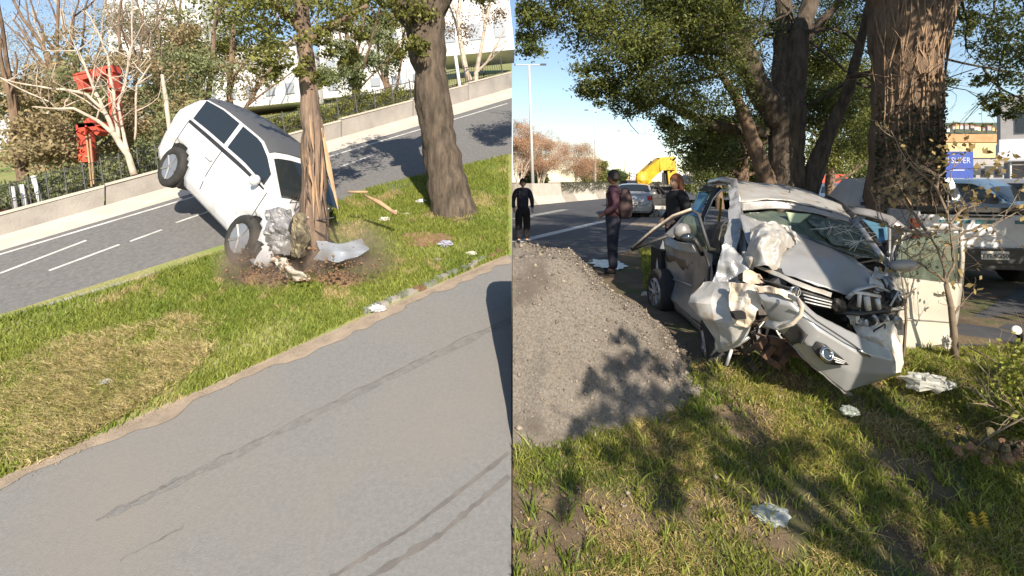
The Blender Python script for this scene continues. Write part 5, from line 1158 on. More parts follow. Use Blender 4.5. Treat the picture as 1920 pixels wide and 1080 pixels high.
person('woman with long red hair and black jacket standing behind the wreck, looking left', Vector((P(1268, 0, 8.0).x, 8.0, GZ)), math.radians(105), 1.66, 'cloth_black', 'cloth_black', 'skin', 'hair_red', 'front', long_hair=True)

# ================================================================ RIGHT FOREGROUND THINGS
# bare sapling right of the driver door
t = thing('bare_sapling', 'thin bare sapling with many pale twigs in front of the open door', 'sapling', tuple(P(1790, 668, 4.72)))
m_ = MB(); m_.tube([P(*q) for q in [(1790, 672, 4.72), (1788, 620, 4.72), (1783, 575, 4.70), (1774, 532, 4.7)]], [.034, .028, .024, .020], 8); m_.build('trunk', 'twig', t, smooth=True)
sp_ = [[(1774, 532, 4.7), (1766, 490, 4.68), (1745, 445, 4.62), (1735, 432, 4.6)], [(1774, 532, 4.7), (1789, 490, 4.7), (1784, 450, 4.7), (1776, 400, 4.72), (1778, 350, 4.75), (1790, 300, 4.8)], [(1774, 530, 4.7), (1740, 505, 4.65), (1716, 488, 4.6), (1690, 470, 4.55)],
       [(1745, 445, 4.62), (1700, 432, 4.58), (1670, 428, 4.5), (1640, 405, 4.5)], [(1776, 400, 4.72), (1757, 352, 4.7), (1725, 325, 4.6), (1700, 300, 4.6), (1670, 245, 4.6)], [(1784, 450, 4.7), (1820, 430, 4.65), (1870, 418, 4.6), (1920, 392, 4.6)],
       [(1766, 490, 4.68), (1772, 465, 4.7), (1815, 448, 4.75), (1850, 425, 4.8)], [(1783, 420, 4.7), (1800, 395, 4.7), (1840, 380, 4.7)], [(1735, 432, 4.6), (1712, 400, 4.6), (1690, 375, 4.6), (1650, 360, 4.6)], [(1757, 352, 4.7), (1760, 330, 4.7), (1782, 318, 4.7)],
       [(1725, 438, 4.6), (1705, 415, 4.55), (1712, 380, 4.5), (1700, 330, 4.5)], [(1788, 590, 4.7), (1800, 575, 4.7), (1806, 560, 4.7)]]
tips = []
for s_ in sp_:
    m_ = MB(); Q = [P(*q) for q in s_]; Q2 = []
    for i in range(len(Q)-1):
        for k in range(4): Q2.append(lerp(Q[i], Q[i+1], k/4)+Vector((random.gauss(0, .004), random.gauss(0, .004), random.gauss(0, .004))))
    Q2.append(Q[-1]); m_.tube(Q2, [lerp(.013, .004, i/(len(Q2)-1)) for i in range(len(Q2))], 6)
    for i in range(3, len(Q2), 2): branch(m_, Q2[i], (random.gauss(0, 1), random.gauss(0, .5), random.gauss(.2, .8)), random.uniform(.12, .34), .0045, 1, .8, 2, .25, tips, .1, 4)
    tips.append(Q[-1]); m_.build('branch', 'twig', t)
C = [tp+Vector([random.gauss(0, .03) for _ in range(3)]) for tp in random.sample(tips, min(90, len(tips))) for _ in range(2)]
leaf_mesh('dead_leaves', C, .055, 'leaf_dry', t, 'stuff', .6)
C = [P(px+random.gauss(0, 14), py+random.gauss(0, 9), 4.8+random.gauss(0, .08)) for px, py in ((1775, 275), (1810, 270), (1880, 298), (1865, 315), (1775, 300), (1835, 370), (1800, 395)) for _ in range(17)]
leaf_mesh('leaves', C, .06, 'leaf_dry', t, 'stuff', .6)
t = thing('small_sapling', 'short thin bare stem with two forks in front of the open driver door', 'sapling', tuple(P(1697, 662, 4.8)))
m_ = MB(); m_.tube([P(*q) for q in [(1694, 668, 4.75), (1699, 600, 4.72), (1697, 560, 4.70), (1690, 520, 4.68)]], [.014, .012, .009, .004], 6)
for q in ([(1698, 570, 4.7), (1703, 530, 4.7)], [(1697, 558, 4.7), (1680, 540, 4.66), (1670, 530, 4.64)], [(1699, 556, 4.7), (1712, 545, 4.7), (1718, 540, 4.7)]): m_.tube([P(*a) for a in q], .005, 5)
m_.build('stem', 'twig', t)
# bush with fallen twigs at the right edge
t = thing('edge_bush', 'small leafy bush with pale sticks at the right edge of the verge', 'bush', tuple(P(1915, 800, 3.6)))
C = clumps([(P(1925, 740, 3.75), .26), (P(1935, 800, 3.65), .24), (P(1915, 780, 3.75), .14), (P(1940, 690, 3.8), .2)], 700, 12, .3, .4); leaf_mesh('foliage', C, .035, 'grass_right', t, 'stuff', .6)
m_ = MB()
for i in range(16): branch(m_, P(1930, 800, 3.7), (random.gauss(-.3, .6), random.gauss(0, .5), random.uniform(.3, 1)), random.uniform(.25, .5), .006, 1, .6, 2)
m_.build('twigs', 'twig', t)
for q, lab in (([(1806, 860, 3.55), (1860, 815, 3.5), (1920, 783, 3.4)], 'long pale dry stick slanting over the brown soil clod'), ([(1888, 738, 3.75), (1905, 750, 3.65), (1922, 768, 3.55)], 'short bleached stick poking from the bush at the right edge'),
               ([(1845, 722, 4.0), (1880, 690, 4.0), (1920, 640, 3.95)], 'dark thin stick rising to the right edge above the grass'), ([(1815, 650, 4.3), (1850, 668, 4.2), (1885, 690, 4.1), (1905, 690, 4.0)], 'pale crooked twig lying on the dark asphalt edge')):
    tag(MB().tube([P(*a) for a in q], .006, 6).build('stick', 'twig' if 'pale' in lab or 'bleached' in lab else 'bark', smooth=True), lab, 'stick')
# soil clod
c = P(1862, 845, 3.5); t = thing('soil_clod', 'crumbled brown soil clod with roots at the right edge of the grass', 'soil clod', tuple(c))
for i in range(60): MB().ball(c+Vector((random.gauss(.05, .13), random.gauss(0, .08), random.uniform(-.04, .05))), random.uniform(.008, .03), 7, 5, jit=.8).build('clod', 'soil_right' if i % 2 else 'soil_bare', t)
# crumpled clear plastic, yellow leaves, litter
def crumple(c, r, nm, lab, cat, m, sx=1.3, sz=.6, seed=1, fr=9, group=None):
    vs = []; n, mm = 22, 14; c = Vector(c)
    for i in range(mm+1):
        th = math.pi*i/mm
        for k in range(n):
            ph = 2*math.pi*k/n; d = Vector((math.sin(th)*math.cos(ph)*sx, math.sin(th)*math.sin(ph), math.cos(th)*sz)); q = 1+.55*mnoise.noise(d*fr*.28+Vector((seed, 0, 0)))+.35*mnoise.noise(d*fr*.6+Vector((0, seed, 0))); vs.append(c+d*r*q)
    return tag(MB().add(vs, [(i*n+k, (i+1)*n+k, (i+1)*n+(k+1) % n, i*n+(k+1) % n) for i in range(mm) for k in range(n)]).build(nm, m), lab, cat, group)
crumple(P(1446, 965, 3.28), .085, 'plastic_bag', 'crumpled clear plastic bag lying in the front grass', 'litter', mat('clear_plastic', (.50, .55, .56), .25, alpha=.62), 1.2, .45, 2)
crumple(P(1735, 716, 4.2), .11, 'plastic_bag', 'crumpled whitish plastic sheet on the grass right of the bumper', 'litter', mat('clear_plastic_sheet', (.50, .50, .46), .3, alpha=.7), 1.5, .5, 5)
crumple(P(1595, 770, 3.9), .05, 'plastic_bag', 'tiny clear plastic scrap in the grass below the hanging bumper', 'litter', mat('clear_scrap', (.4, .45, .40), .3, alpha=.5), 1.2, .6, 8)
crumple(P(1775, 642, 4.75), .045, 'white_scrap', 'upright white plastic scrap at the foot of the bare sapling', 'litter', 'plastic_white', .6, 1.2, 3)
crumple(P(1225, 552, 7.3), .10, 'pale_scrap', 'pale crumpled scrap on the dark ground left of the rear wheel', 'litter', 'mud_beige', 1.6, .3, 4)
t = thing('fern_leaf', 'bright yellow feathery leaf lying in the grass at lower right', 'leaf', tuple(P(1842, 1000, 3.2)))
m_ = MB(); a, b = P(1832, 968, 3.22), P(1848, 1022, 3.12)
for i in range(9):
    p = lerp(a, b, i/8)
    for s_ in (-1, 1): m_.quad(p, p+Vector((s_*.035, -.01, .012)), p+Vector((s_*.06, 0, .016)), p+Vector((s_*.035, .005, .028)))
m_.tube([a, b], .002, 4); m_.build('leaflets', 'leaf_yellow', t)
# round mirror on a dark stalk at the right edge
t = thing('roadside_reflector', 'round white reflector on a dark stalk at the right edge above the verge', 'reflector', tuple(P(1912, 650, 4.3)))
MB().disc(P(1906, 619, 4.3), (-.2, -1, .2), 0, .036, .02, 18).build('reflector_disc', 'plastic_white', t); MB().tube([P(1908, 622, 4.33), P(1922, 636, 4.36), P(1945, 680, 4.4)], [.03, .035, .02], 8).build('stalk', 'black', t)
# fallen dry leaves on the verge
X, Y = scatter(polyR, 1500); leaf_mesh('fallen_leaves', np.stack([X, Y, zr_np(X, Y)+.02], 1), .03, 'leaf_dry', None, 'stuff', .6, clip='R')['label'] = 'small dry fallen leaves scattered through the grass of the right verge'
bpy.data.objects['fallen_leaves']['category'] = 'leaves'

# small trees behind the viewer's right shoulder: a slim trunk and low boughs whose shadows cross the grass, the heap and the bumper
def off2(x, y, balls, per, size, lab, trunk_r, keep=None, top=3.4):
    t = thing('shade_tree', lab, 'tree', (x, y, zr(y)), 'trees right of the view')
    MB().tube([(x, y, zr(y)-.1), (x+.03, y, zr(y)*.5), (x, y, .6), (x+.05, y, top)], [trunk_r*1.2, trunk_r, trunk_r*.9, trunk_r*.5], 12).build('trunk', 'bark', t, smooth=True)
    m_ = MB()
    for c, rr in balls: m_.tube([(x, y, min(top, c[2])-.2), lerp(Vector((x, y, c[2])), Vector(c), .5)+Vector((0, 0, .05)), c], [.022, .016, .006], 5)
    m_.build('branches', 'bark', t)
    C = np.concatenate([clumps([b], per*b[1]**2, 9, .2, .5) for b in balls]); a, b = land(C, -2.2); k = a > .2
    if keep: k &= keep(C)
    k &= out_of_view(C, .3)
    leaf_mesh('crown', C[k], size, 'leaf_green', t, 'stuff', .5)
t = thing('shade_tree', 'leaning tree just right of the view casting a broad shadow on the bonnet', 'tree', (4.2, .2, zr(.2)), 'trees right of the view')
MB().tube([(3.7, .2, zr(.2)-.1), (3.85, .2, -.5), (4.0, .2, 1.1), (4.45, .2, 2.1), (4.9, .2, 3.0)], [.30, .27, .28, .36, .3], 12).build('trunk', 'bark', t, smooth=True)
C = clumps([((4.75, .2, 2.2), .3), ((4.9, .1, 2.7), .4)], 600, 8, .3, .4); leaf_mesh('crown', C, .08, 'leaf_green', t, 'stuff', .5)
bl = []
for X_, Y_, r_ in [(.25, 4.7, .2), (.6, 5.1, .22), (.9, 4.3, .22), (.15, 4.3, .16), (1.25, 4.6, .2), (.5, 4.5, .34), (.9, 4.75, .26), (1.15, 4.2, .30), (.35, 4.0, .2), (1.35, 5.0, .2), (.25, 3.35, .24), (.9, 3.4, .30), (1.7, 3.7, .34), (2.3, 3.5, .30), (2.9, 3.7, .34), (3.5, 3.5, .34), (3.2, 3.0, .3), (2.5, 2.9, .26), (4.2, 4.0, .4), (3.9, 4.6, .35), (2.9, 2.4, .2), (4.6, 5.1, .4)]:
    bl.append((caster(X_, Y_, random.uniform(5.2, 6.6), -1.9), r_))
off2(3.9, -2.6, bl, 5200, .07, 'low boughed tree behind the viewer dappling the front grass', .07, top=1.4)

# ================================================================ LEFT VIEW: trees, crash, background
def lt(pts, m, parent, n=12, nm='trunk', raggedness=.12):
    mb = MB(); Q = [P(a, b, c) for a, b, c, r in pts]; R = [r/F*c for a, b, c, r in pts]; Q2, R2 = [], []
    for i in range(len(Q)-1):
        for k in range(5):
            f = k/5; p = lerp(Q[i], Q[i+1], f); Q2.append(p+Vector((mnoise.noise(p*4), mnoise.noise(p*4+Vector((3, 0, 0))), 0))*R[i]*raggedness); R2.append(lerp(R[i], R[i+1], f)*(1+.12*mnoise.noise(p*6)))
    return (barked(Q2+[Q[-1]], R2+[R[-1]], 36, .13) if n > 9 else mb.tube(Q2+[Q[-1]], R2+[R[-1]], n)).build(nm, m, parent, smooth=True)
# second trunk (right), whitish at its foot
g = GL(845, 402); t2 = thing('leaning_tree', 'thick dark tree trunk leaning left, standing on the median near the seam', 'tree', tuple(g))
lt([(866, 450, 7.6, 58), (855, 408, 7.6, 47), (845, 380, 7.6, 40), (836, 330, 7.6, 35), (820, 240, 7.6, 31), (806, 130, 7.6, 30), (795, 50, 7.6, 38), (788, -30, 7.6, 44)], 'bark_dark', t2, 16)
lt([(800, 70, 7.6, 26), (760, 20, 7.5, 22), (720, -60, 7.4, 18)], 'bark_dark', t2, nm='limb'); lt([(800, 40, 7.6, 26), (835, -20, 7.6, 20), (880, -90, 7.6, 14)], 'bark_dark', t2, nm='limb')
leaf_mesh('crown', np.concatenate([clumps([(P(*b[:3]), b[3])], 2400*b[3]**2+500, 10, .26) for b in [(770, 20, 7.3, .3), (790, 85, 7.2, .18), (740, -40, 7.3, .6), (850, -50, 7.3, .5), (700, 10, 7.2, .25), (900, -20, 8, .25)]]), .06, 'leaf_olive', t2, 'stuff', .5, clip='L')
# struck trunk
g = GL(578, 498); t1 = thing('struck_tree', 'tree with its bark ripped into splinters where the white car hits it', 'tree', tuple(g))
lt([(582, 512, 6.08, 32), (588, 440, 6.15, 27), (590, 360, 6.2, 23), (587, 260, 6.2, 20), (581, 180, 6.2, 16), (574, 110, 6.2, 14), (566, 20, 6.2, 13), (560, -50, 6.2, 12)], 'bark_broken', t1, 14, raggedness=.25)
for i in range(24):
    x_ = random.uniform(566, 606); y_ = random.uniform(190, 340); l_ = random.uniform(40, 110); dx = random.uniform(-4, 12)
    MB().tube([P(x_, y_, 5.97), P(x_+dx*.4, y_+l_*.5, 5.93), P(x_+dx, y_+l_, 5.9+random.uniform(-.06, .1))], [.003, random.uniform(.006, .016), .002], 5, .4).build('splinter', random.choice(['wood_raw', 'bark_broken', 'bark', 'bark']), t1)
MB().tube([P(604, 240, 5.95), P(618, 320, 5.9), P(634, 392, 5.85)], [.012, .03, .006], 5, .5).build('splinter', 'wood_raw', t1)
lt([(572, 60, 6.2, 10), (520, 10, 6.1, 8), (470, -40, 6, 5)], 'bark', t1, nm='limb'); lt([(572, 80, 6.2, 8), (640, 40, 6.2, 6), (690, 10, 6.2, 4)], 'bark', t1, nm='limb')
leaf_mesh('crown', np.concatenate([clumps([(P(*b[:3]), b[3])], 1700*b[3]**2+260, 9, .25) for b in
    [(440, 10, 6.6, .42), (500, 40, 6.2, .38), (560, 20, 6, .4), (620, 30, 6.1, .38), (530, 100, 5.9, .28), (500, 130, 6, .15), (490, 10, 6, .45), (660, 60, 6.4, .22), (600, 80, 5.9, .22), (500, -50, 6, .8), (650, -40, 6.2, .6), (410, -20, 6.6, .5), (650, 100, 6.8, .2), (560, 140, 5.9, .08), (600, 150, 6.2, .1)]]), .055, 'leaf_olive', t1, 'stuff', .5, clip='L')
# white hatchback thrown up nose down against the tree
wc = make_car('crashing_car', 'white hatchback thrown nose down against the tree with its tail in the air', 'car', 'white_car', 'hatch', 3.6, 1.5, 1.44, roof='roof_grey', crushed=True)
wc.scale = (.70, .92, .93)
Fv = (P(466, 462, 5.9)-P(322, 314, 6.95)).normalized()
Uv = Vector((.48, -.03, .86)); Uv = (Uv-Fv*Uv.dot(Fv)).normalized(); Rv = Fv.cross(Uv)
rw, fw = P(322, 314, 6.95), P(466, 462, 5.9)
mid = (rw+fw)/2-Uv*.27-Rv*.50
mat4 = Matrix((Rv, Fv, Uv)).transposed().to_4x4(); mat4.translation = mid
wc.location = mid; wc.rotation_euler = mat4.to_euler()
rr = random.Random(5)
for i in range(34):
    c = Vector((rr.uniform(-.5, .75), rr.uniform(.95, 1.5), rr.uniform(.12, .95))); Rm = Matrix.Rotation(rr.uniform(0, 3), 3, 'X') @ Matrix.Rotation(rr.uniform(0, 3), 3, 'Z'); q = [c+Rm @ Vector((rr.uniform(.05, .22)*math.cos(a), rr.uniform(.05, .2)*math.sin(a), rr.uniform(-.04, .04))) for a in (0, 1.1, 2.2, 3.3, 4.6)]
    m_ = MB(); cc = sum(q, Vector())/5; m_.add(q+[cc+Rm @ Vector((0, 0, .04))], [(k, (k+1) % 5, 5) for k in range(5)]); m_.build('torn_metal', rr.choice(['white_car', 'white_car', 'silver_shade', 'black', 'plastic_white', 'engine', 'glass_dark']), wc, solid=.012)
for i in range(12):
    c = Vector((rr.uniform(-.4, .7), rr.uniform(1.0, 1.5), rr.uniform(.15, .9))); MB().tube([c, c+Vector((rr.gauss(0, .12), rr.gauss(.05, .1), rr.gauss(0, .12))), c+Vector((rr.gauss(0, .2), rr.gauss(.1, .15), rr.gauss(0, .2)))], .010, 5).build('bent_strut', rr.choice(['metal_dark', 'engine', 'metal_pale']), wc)
hr = MB().ball((.5, -.25, 1.02), .12, 10, 8, sx=.9, sy=.7, sz=1.1).build('headrest', 'red', wc, smooth=True)
# torn off pieces around the tree foot
def chunk(nm, lab, cat, rows, m, solid=.02, amp=.03, fr=6, group=None, lin=True):
    o = panel(nm, rows, m, None, amp, fr, 6, solid, fold=amp, lin=lin); return tag(o, lab, cat, group)
chunk('torn_bumper', 'torn white bumper corner wedged at the foot of the struck tree', 'bumper', [[(512, 480, 5.75), (535, 482, 5.7), (548, 500, 5.7)], [(520, 495, 5.72), (545, 500, 5.6), (575, 516, 5.65)], [(538, 520, 5.75), (556, 524, 5.7), (582, 524, 5.7)]], 'plastic_white')
chunk('crushed_engine', 'mangled yellow grey engine lump pressed against the struck trunk', 'engine', [[(550, 405, 5.85), (562, 400, 5.78), (576, 408, 5.85)], [(544, 440, 5.8), (560, 440, 5.5), (580, 445, 5.65)], [(545, 478, 5.7), (560, 484, 5.6), (572, 480, 5.7)]], mat('engine_dirty', (.30, .26, .16), .8, 0, (.07, .055, .05), 9, .6), .03, .035, 11)
chunk('bonnet_shred', 'pale shredded bonnet metal between the windscreen and the struck trunk', 'bonnet', [[(498, 395, 5.8), (525, 390, 5.75), (545, 395, 5.7)], [(498, 430, 5.7), (525, 430, 5.6), (545, 440, 5.65)], [(510, 470, 5.7), (528, 476, 5.6), (545, 478, 5.7)]], mat('shred_grey', (.33, .33, .34), .5, .3, (.14, .14, .15), 9, .4), .015, .035, 10)
chunk('flying_panel', 'bluish grey car panel flung low to the right of the struck tree', 'car panel', [[(592, 452, 5.95), (640, 458, 6.0), (678, 448, 6.1)], [(600, 468, 5.85), (640, 474, 5.86), (692, 468, 5.95)], [(588, 484, 5.82), (636, 492, 5.80), (670, 480, 5.85)]], mat('flung_panel', (.36, .42, .50), .5, .1, (.28, .33, .40), 3), .01, .02, 3)
for i, (x_, y_, s_, mm, lab) in enumerate([(722, 412, .05, 'plastic_white', 'white plastic scrap right of the dark flung panel'), (740, 398, .04, 'plastic_white', 'small white scrap at the end of the yellow stick'), (790, 378, .05, 'white_car', 'white strip of trim on the grass left of the leaning tree'),
        (706, 580, .055, 'plastic_bag', 'crumpled white paper lying on the kerb of the left median'), (836, 458, .06, 'flung', 'bluish grey rag lying on the median below the leaning tree'), (885, 476, .04, 'plastic_white', 'pale paper scrap beside the kerb at the right of the left view'),
        (822, 488, .035, 'sand_edge', 'small beige scrap on the bare soil near the kerb'), (200, 718, .04, 'plastic_bag', 'small white paper scrap in the dry grass patch'), (762, 402, .03, 'plastic_white', 'tiny white fragment nearest the leaning trunk')]):
    g = GL(x_, y_+s_*60) ; crumple(g+NL*s_*.6, s_, 'litter_scrap', lab, 'litter', M.get(mm, M['concrete']) if mm != 'flung' else mat('rag', (.30, .31, .38), .8), 1.4, .6, i+10)
o = MB().tube([P(684, 366, 6.7), P(712, 380, 6.6), P(744, 402, 6.55)], [.014, .03, .02], 7).build('broken_branch', 'wood_raw', smooth=True); tag(o, 'yellowish broken branch lying between the struck tree and the leaning tree', 'branch')
o = MB().tube([P(652, 360, 6.8), P(690, 360, 6.8)], .016, 6).build('broken_branch', 'wood_raw', smooth=True); tag(o, 'short thin broken stick behind the flung green grey panel', 'branch')
# kerb stones of the median, greenish and broken, on the right part of the edge
kb = thing('median_kerb', 'low broken greenish kerb stones along the edge of the left median', 'kerb', tuple(GL(820, 540)))
for i in range(26):
    x_ = 690+i*10.2+random.uniform(-1, 1); y_ = 905-.445*x_-12+random.uniform(-2.5, 2.5)
    if random.random() < .15: continue
    g = GL(x_, y_); 
    if g.x > -.12: continue
    MB().box(g+Vector((0, 0, .01)), (.11*random.uniform(.7, 1.1), .06, .07), Matrix.Rotation(math.radians(42+random.uniform(-9, 9)), 3, 'Z') @ Matrix.Rotation(.2, 3, 'X'), random.uniform(.7, .95)).build('kerb_stone', random.choice(['kerb_green', 'kerb_green', 'soil_bare', 'concrete_pink']), kb)
# flung clods
n = 700; C = []
for i in range(n):
    px = random.choice((random.gauss(495, 38), random.gauss(640, 38))); py = 528-abs(random.gauss(0, 26)); Y_ = 5.7+random.uniform(-.2, .3); C.append(P(px, py, Y_))
C = np.array(C); sz = .006+.02*RNG.random(n)**3
V = (C[:, None, :]+(oct_[None]*(1+.4*RNG.normal(size=(n, 6, 1))))*sz[:, None, None]).reshape(-1, 3)
tag(np_mesh('flying_soil', V, (np.arange(n)[:, None, None]*6+T[None]).reshape(-1, 3), 'soil_bare', kind='stuff', tris=True), 'brown soil thrown up round the foot of the struck tree', 'soil')
for (px, py, Y_, rx, rz, lab) in ((495, 492, 5.75, .62, .42, 'brown dust cloud rising left of the struck tree foot'), (655, 480, 5.85, .70, .46, 'brown dust cloud hanging right of the struck tree foot')):
    o = MB().ball(P(px, py, Y_), 1, 20, 12, sx=rx, sy=.38, sz=rz).build('dust_cloud', 'dust', smooth=True); tag(o, lab, 'dust', kind='stuff')

# --- far side of the avenue
def W(px, d=0.3):
    """point on the terrace d metres behind the low wall, in the direction of photo column px"""
    a, b = l4; u = (px-960)/F; e = (b-a); t = (u*a.y-a.x)/(e.x-u*e.y); p = a+e*t; q = Vector((u, 1, 0)).normalized(); return p+q*d+Vector((0, 0, .25*d*q.y))
# mesh fence on the terrace
fn = thing('mesh_fence', 'long thin wire mesh fence on posts behind the low avenue wall', 'fence', tuple(W(600)))
fx = list(range(-40, 960, 34)); ppts = [W(px, .5) for px in fx]; fh = lambda p: .52*(1+.75*max(0, (p.y-7)/9))
for p in ppts:
    if p.x < -.05: MB().tube([p, p+UPL*fh(p)*1.08], .011*(p.y/8), 5).build('post', 'metal_dark', fn)
for i in range(len(ppts)-1):
    a, b = ppts[i], ppts[i+1]
    if b.x > -.02: continue
    m_ = MB()
    for k in range(8): q = lerp(a, b, k/8); m_.tube([q, q+UPL*fh(q)], .0035*(q.y/8), 3, cap=False)
    for k in (.15, .55, 1): m_.tube([a+UPL*fh(a)*k, b+UPL*fh(b)*k], .007*(a.y/8), 4, cap=False)
    m_.build('mesh_panel', 'metal_dark', fn)
# white bollards / gate posts bottom left
for x0_, y0_, x1_, y1_, lab in ((40, 346, 52, 402, 'white gate post at the left edge, right one of the pair'), (22, 350, 33, 406, 'white gate post at the left edge, left one of the pair'), (62, 330, 80, 392, 'dark leaning steel post just right of the white gate posts')):
    Y_ = W(x1_).y+.35; tag(MB().tube([P(x1_, y1_+6, Y_), P(x0_, y0_, Y_)], .030 if 'white' in lab else .02, 8).build('gate_post', 'white_wall' if 'white' in lab else 'metal_dark', smooth=True), lab, 'post', 'posts at the left edge')
Y_ = W(30).y+.7; t = thing('steel_gate', 'dark grey gate panel between the white posts at the left edge', 'gate', tuple(P(40, 400, Y_)))
a, b = P(34, 396, Y_), P(50, 348, Y_); MB().box((a+b)/2, (b.x-a.x, .03, b.z-a.z), Matrix.Rotation(-.16, 3, 'Y')).build('panel', 'metal_dark', t)
t = thing('red_kiosk', 'low red box with a white top at the far left edge behind the wall', 'box', tuple(P(10, 400, Y_+.5))); a, b = P(-8, 412, Y_+.4), P(28, 388, Y_+.4); MB().box((a+b)/2, (b.x-a.x, .2, (b.z-a.z)*.8)).build('box_body', 'red', t); MB().box((a+b)/2+Vector((0, 0, (b.z-a.z)*.48)), (b.x-a.x+.03, .24, .03)).build('box_top', 'white_wall', t)
# white barked bare tree
g = W(246, .15); Yg = g.y; wt = thing('white_bark_tree', 'bare white barked tree with spreading branches in front of the red totem', 'tree', tuple(g))
def wl(pts, nm='branch'):
    Q = [P(a, b, Yg+c) for a, b, c, r in pts]; R = [r/F*Yg*.55 for a, b, c, r in pts]; m_ = MB(); Q2, R2 = [], []
    for i in range(len(Q)-1):
        for k in range(4): p = lerp(Q[i], Q[i+1], k/4); Q2.append(p+Vector((mnoise.noise(p*3), 0, mnoise.noise(p*3+Vector((9, 0, 0)))))*.03); R2.append(lerp(R[i], R[i+1], k/4))
    m_.tube(Q2+[Q[-1]], R2+[R[-1]], 8)
    if nm == 'branch':
        for i in range(4, len(Q2), 3): branch(m_, Q2[i], (random.gauss(-.2, .8), random.gauss(0, .5), random.uniform(.0, 1)), random.uniform(.25, .7), R2[i]*.4+.004, 2, .6, 2, .2, None, .15, 5)
    m_.build(nm, 'bark_white', wt, smooth=True)
wl([(250, 328, 0, 11), (238, 290, 0, 10), (222, 265, 0, 10), (212, 250, 0, 9)], 'trunk')
for L_ in ([(212, 252, 0, 8), (180, 225, -.1, 5.5), (140, 205, -.2, 4.5), (100, 203, -.3, 3), (60, 200, -.3, 2)], [(210, 245, 0, 7), (195, 205, 0, 5.5), (165, 178, -.1, 5), (120, 168, -.2, 4), (60, 160, -.2, 3), (0, 146, -.3, 2)], [(212, 250, 0, 7), (200, 215, 0, 6), (185, 180, .1, 5), (165, 140, .1, 4), (145, 95, .1, 2.5), (85, 95, 0, 1.5)],
           [(222, 262, 0, 7), (216, 220, .1, 5), (212, 170, .1, 5), (204, 120, .1, 4), (190, 70, .1, 3), (160, 20, .1, 2)], [(238, 285, 0, 7), (228, 240, .1, 5), (222, 195, .1, 4), (238, 140, .2, 4), (248, 80, .2, 3), (248, 0, .2, 2.5), (250, -60, .2, 2)],
           [(252, 262, .1, 3.5), (254, 210, .1, 3.5), (258, 160, .1, 3.5), (283, 120, .1, 2.5)], [(258, 160, .1, 3), (285, 140, .1, 1.5)], [(222, 190, .1, 3), (234, 160, .1, 2.5), (244, 90, .1, 2)], [(93, 190, -.3, 2.2), (45, 170, -.3, 2.4), (0, 145, -.3, 2)], [(150, 190, -.1, 2.5), (110, 207, -.2, 2)]): wl(L_)
lt([(318, 250, Yg+.4, 3.5), (312, 190, Yg+.4, 4), (304, 140, Yg+.4, 3)], 'bark_white', None, 8, 'pale_pole'); tag(bpy.data.objects['pale_pole'], 'thin pale leaning pole just left of the thrown white car', 'pole')
# right far corner: bare pale trees and posts
for px, py, top, lab in ((892, 150, 0, 'pale bare tree at the upper right corner of the left view'),):
    g = W(px, .6); t = thing('bare_tree', lab, 'tree', tuple(g)); m_ = MB(); r_ = g.y/8
    branch(m_, g, UPL+Vector((-.15, 0, 0)), 2.6*r_/1.6, .09, 3, .55, 3, .14, None, .3, 7, clip='L'); branch(m_, g, UPL+Vector((.15, 0, 0)), 2.2*r_/1.6, .07, 3, .6, 3, .14, None, .3, 7, clip='L'); m_.build('trunk', 'bark_white', t)
    leaf_mesh('crown', clumps([(P(890, 20, g.y), .9), (P(860, 60, g.y), .5), (P(925, 30, g.y), .4)], 450, 10, .3), .08, 'leaf_brown', t, 'stuff', .4, clip='L')
for px, lab in ((866, 'white leaning post behind the wall right of the leaning tree'),):
    g = W(px, .2); tag(MB().tube([g, g+UPL*1.15*(g.y/12)], .045, 8).build('white_post', 'white_wall', smooth=True), lab, 'post')
# red totem
Yr = Yg+.5; t = thing('red_totem', 'tall red frame shaped totem sign half hidden by the white barked tree', 'sign', tuple(P(180, 330, Yr)))
Rr = Matrix.Rotation(-.13, 3, 'Y')
def rb(px0, py0, px1, py1, w_, nm='frame'):
    a, b = P(px0, py0, Yr), P(px1, py1, Yr); d = (b-a).normalized(); n_ = Vector((0, 1, 0)).cross(d)*w_*.72/F*Yr/2; o_ = Vector((0, .2, 0)); return MB().add([a-n_, b-n_, b+n_, a+n_, a-n_+o_, b-n_+o_, b+n_+o_, a+n_+o_], [(3, 2, 1, 0), (4, 5, 6, 7), (0, 1, 5, 4), (1, 2, 6, 5), (2, 3, 7, 6), (3, 0, 4, 7)]).build(nm, 'red', t)
rb(137, 146, 210, 128, 20); rb(203, 128, 210, 170, 14); rb(205, 165, 212, 240, 12); rb(148, 150, 153, 168, 16); rb(146, 236, 190, 232, 10); rb(150, 232, 155, 304, 24, 'leg'); rb(160, 225, 185, 250, 16)
MB().tube([P(168, 250, Yr-.1), P(176, 345, Yr-.1)], .014, 6).build('prop', 'wood_raw', t); MB().tube([P(162, 255, Yr-.1), P(172, 350, Yr-.1)], .014, 6).build('prop', 'wood_raw', t)
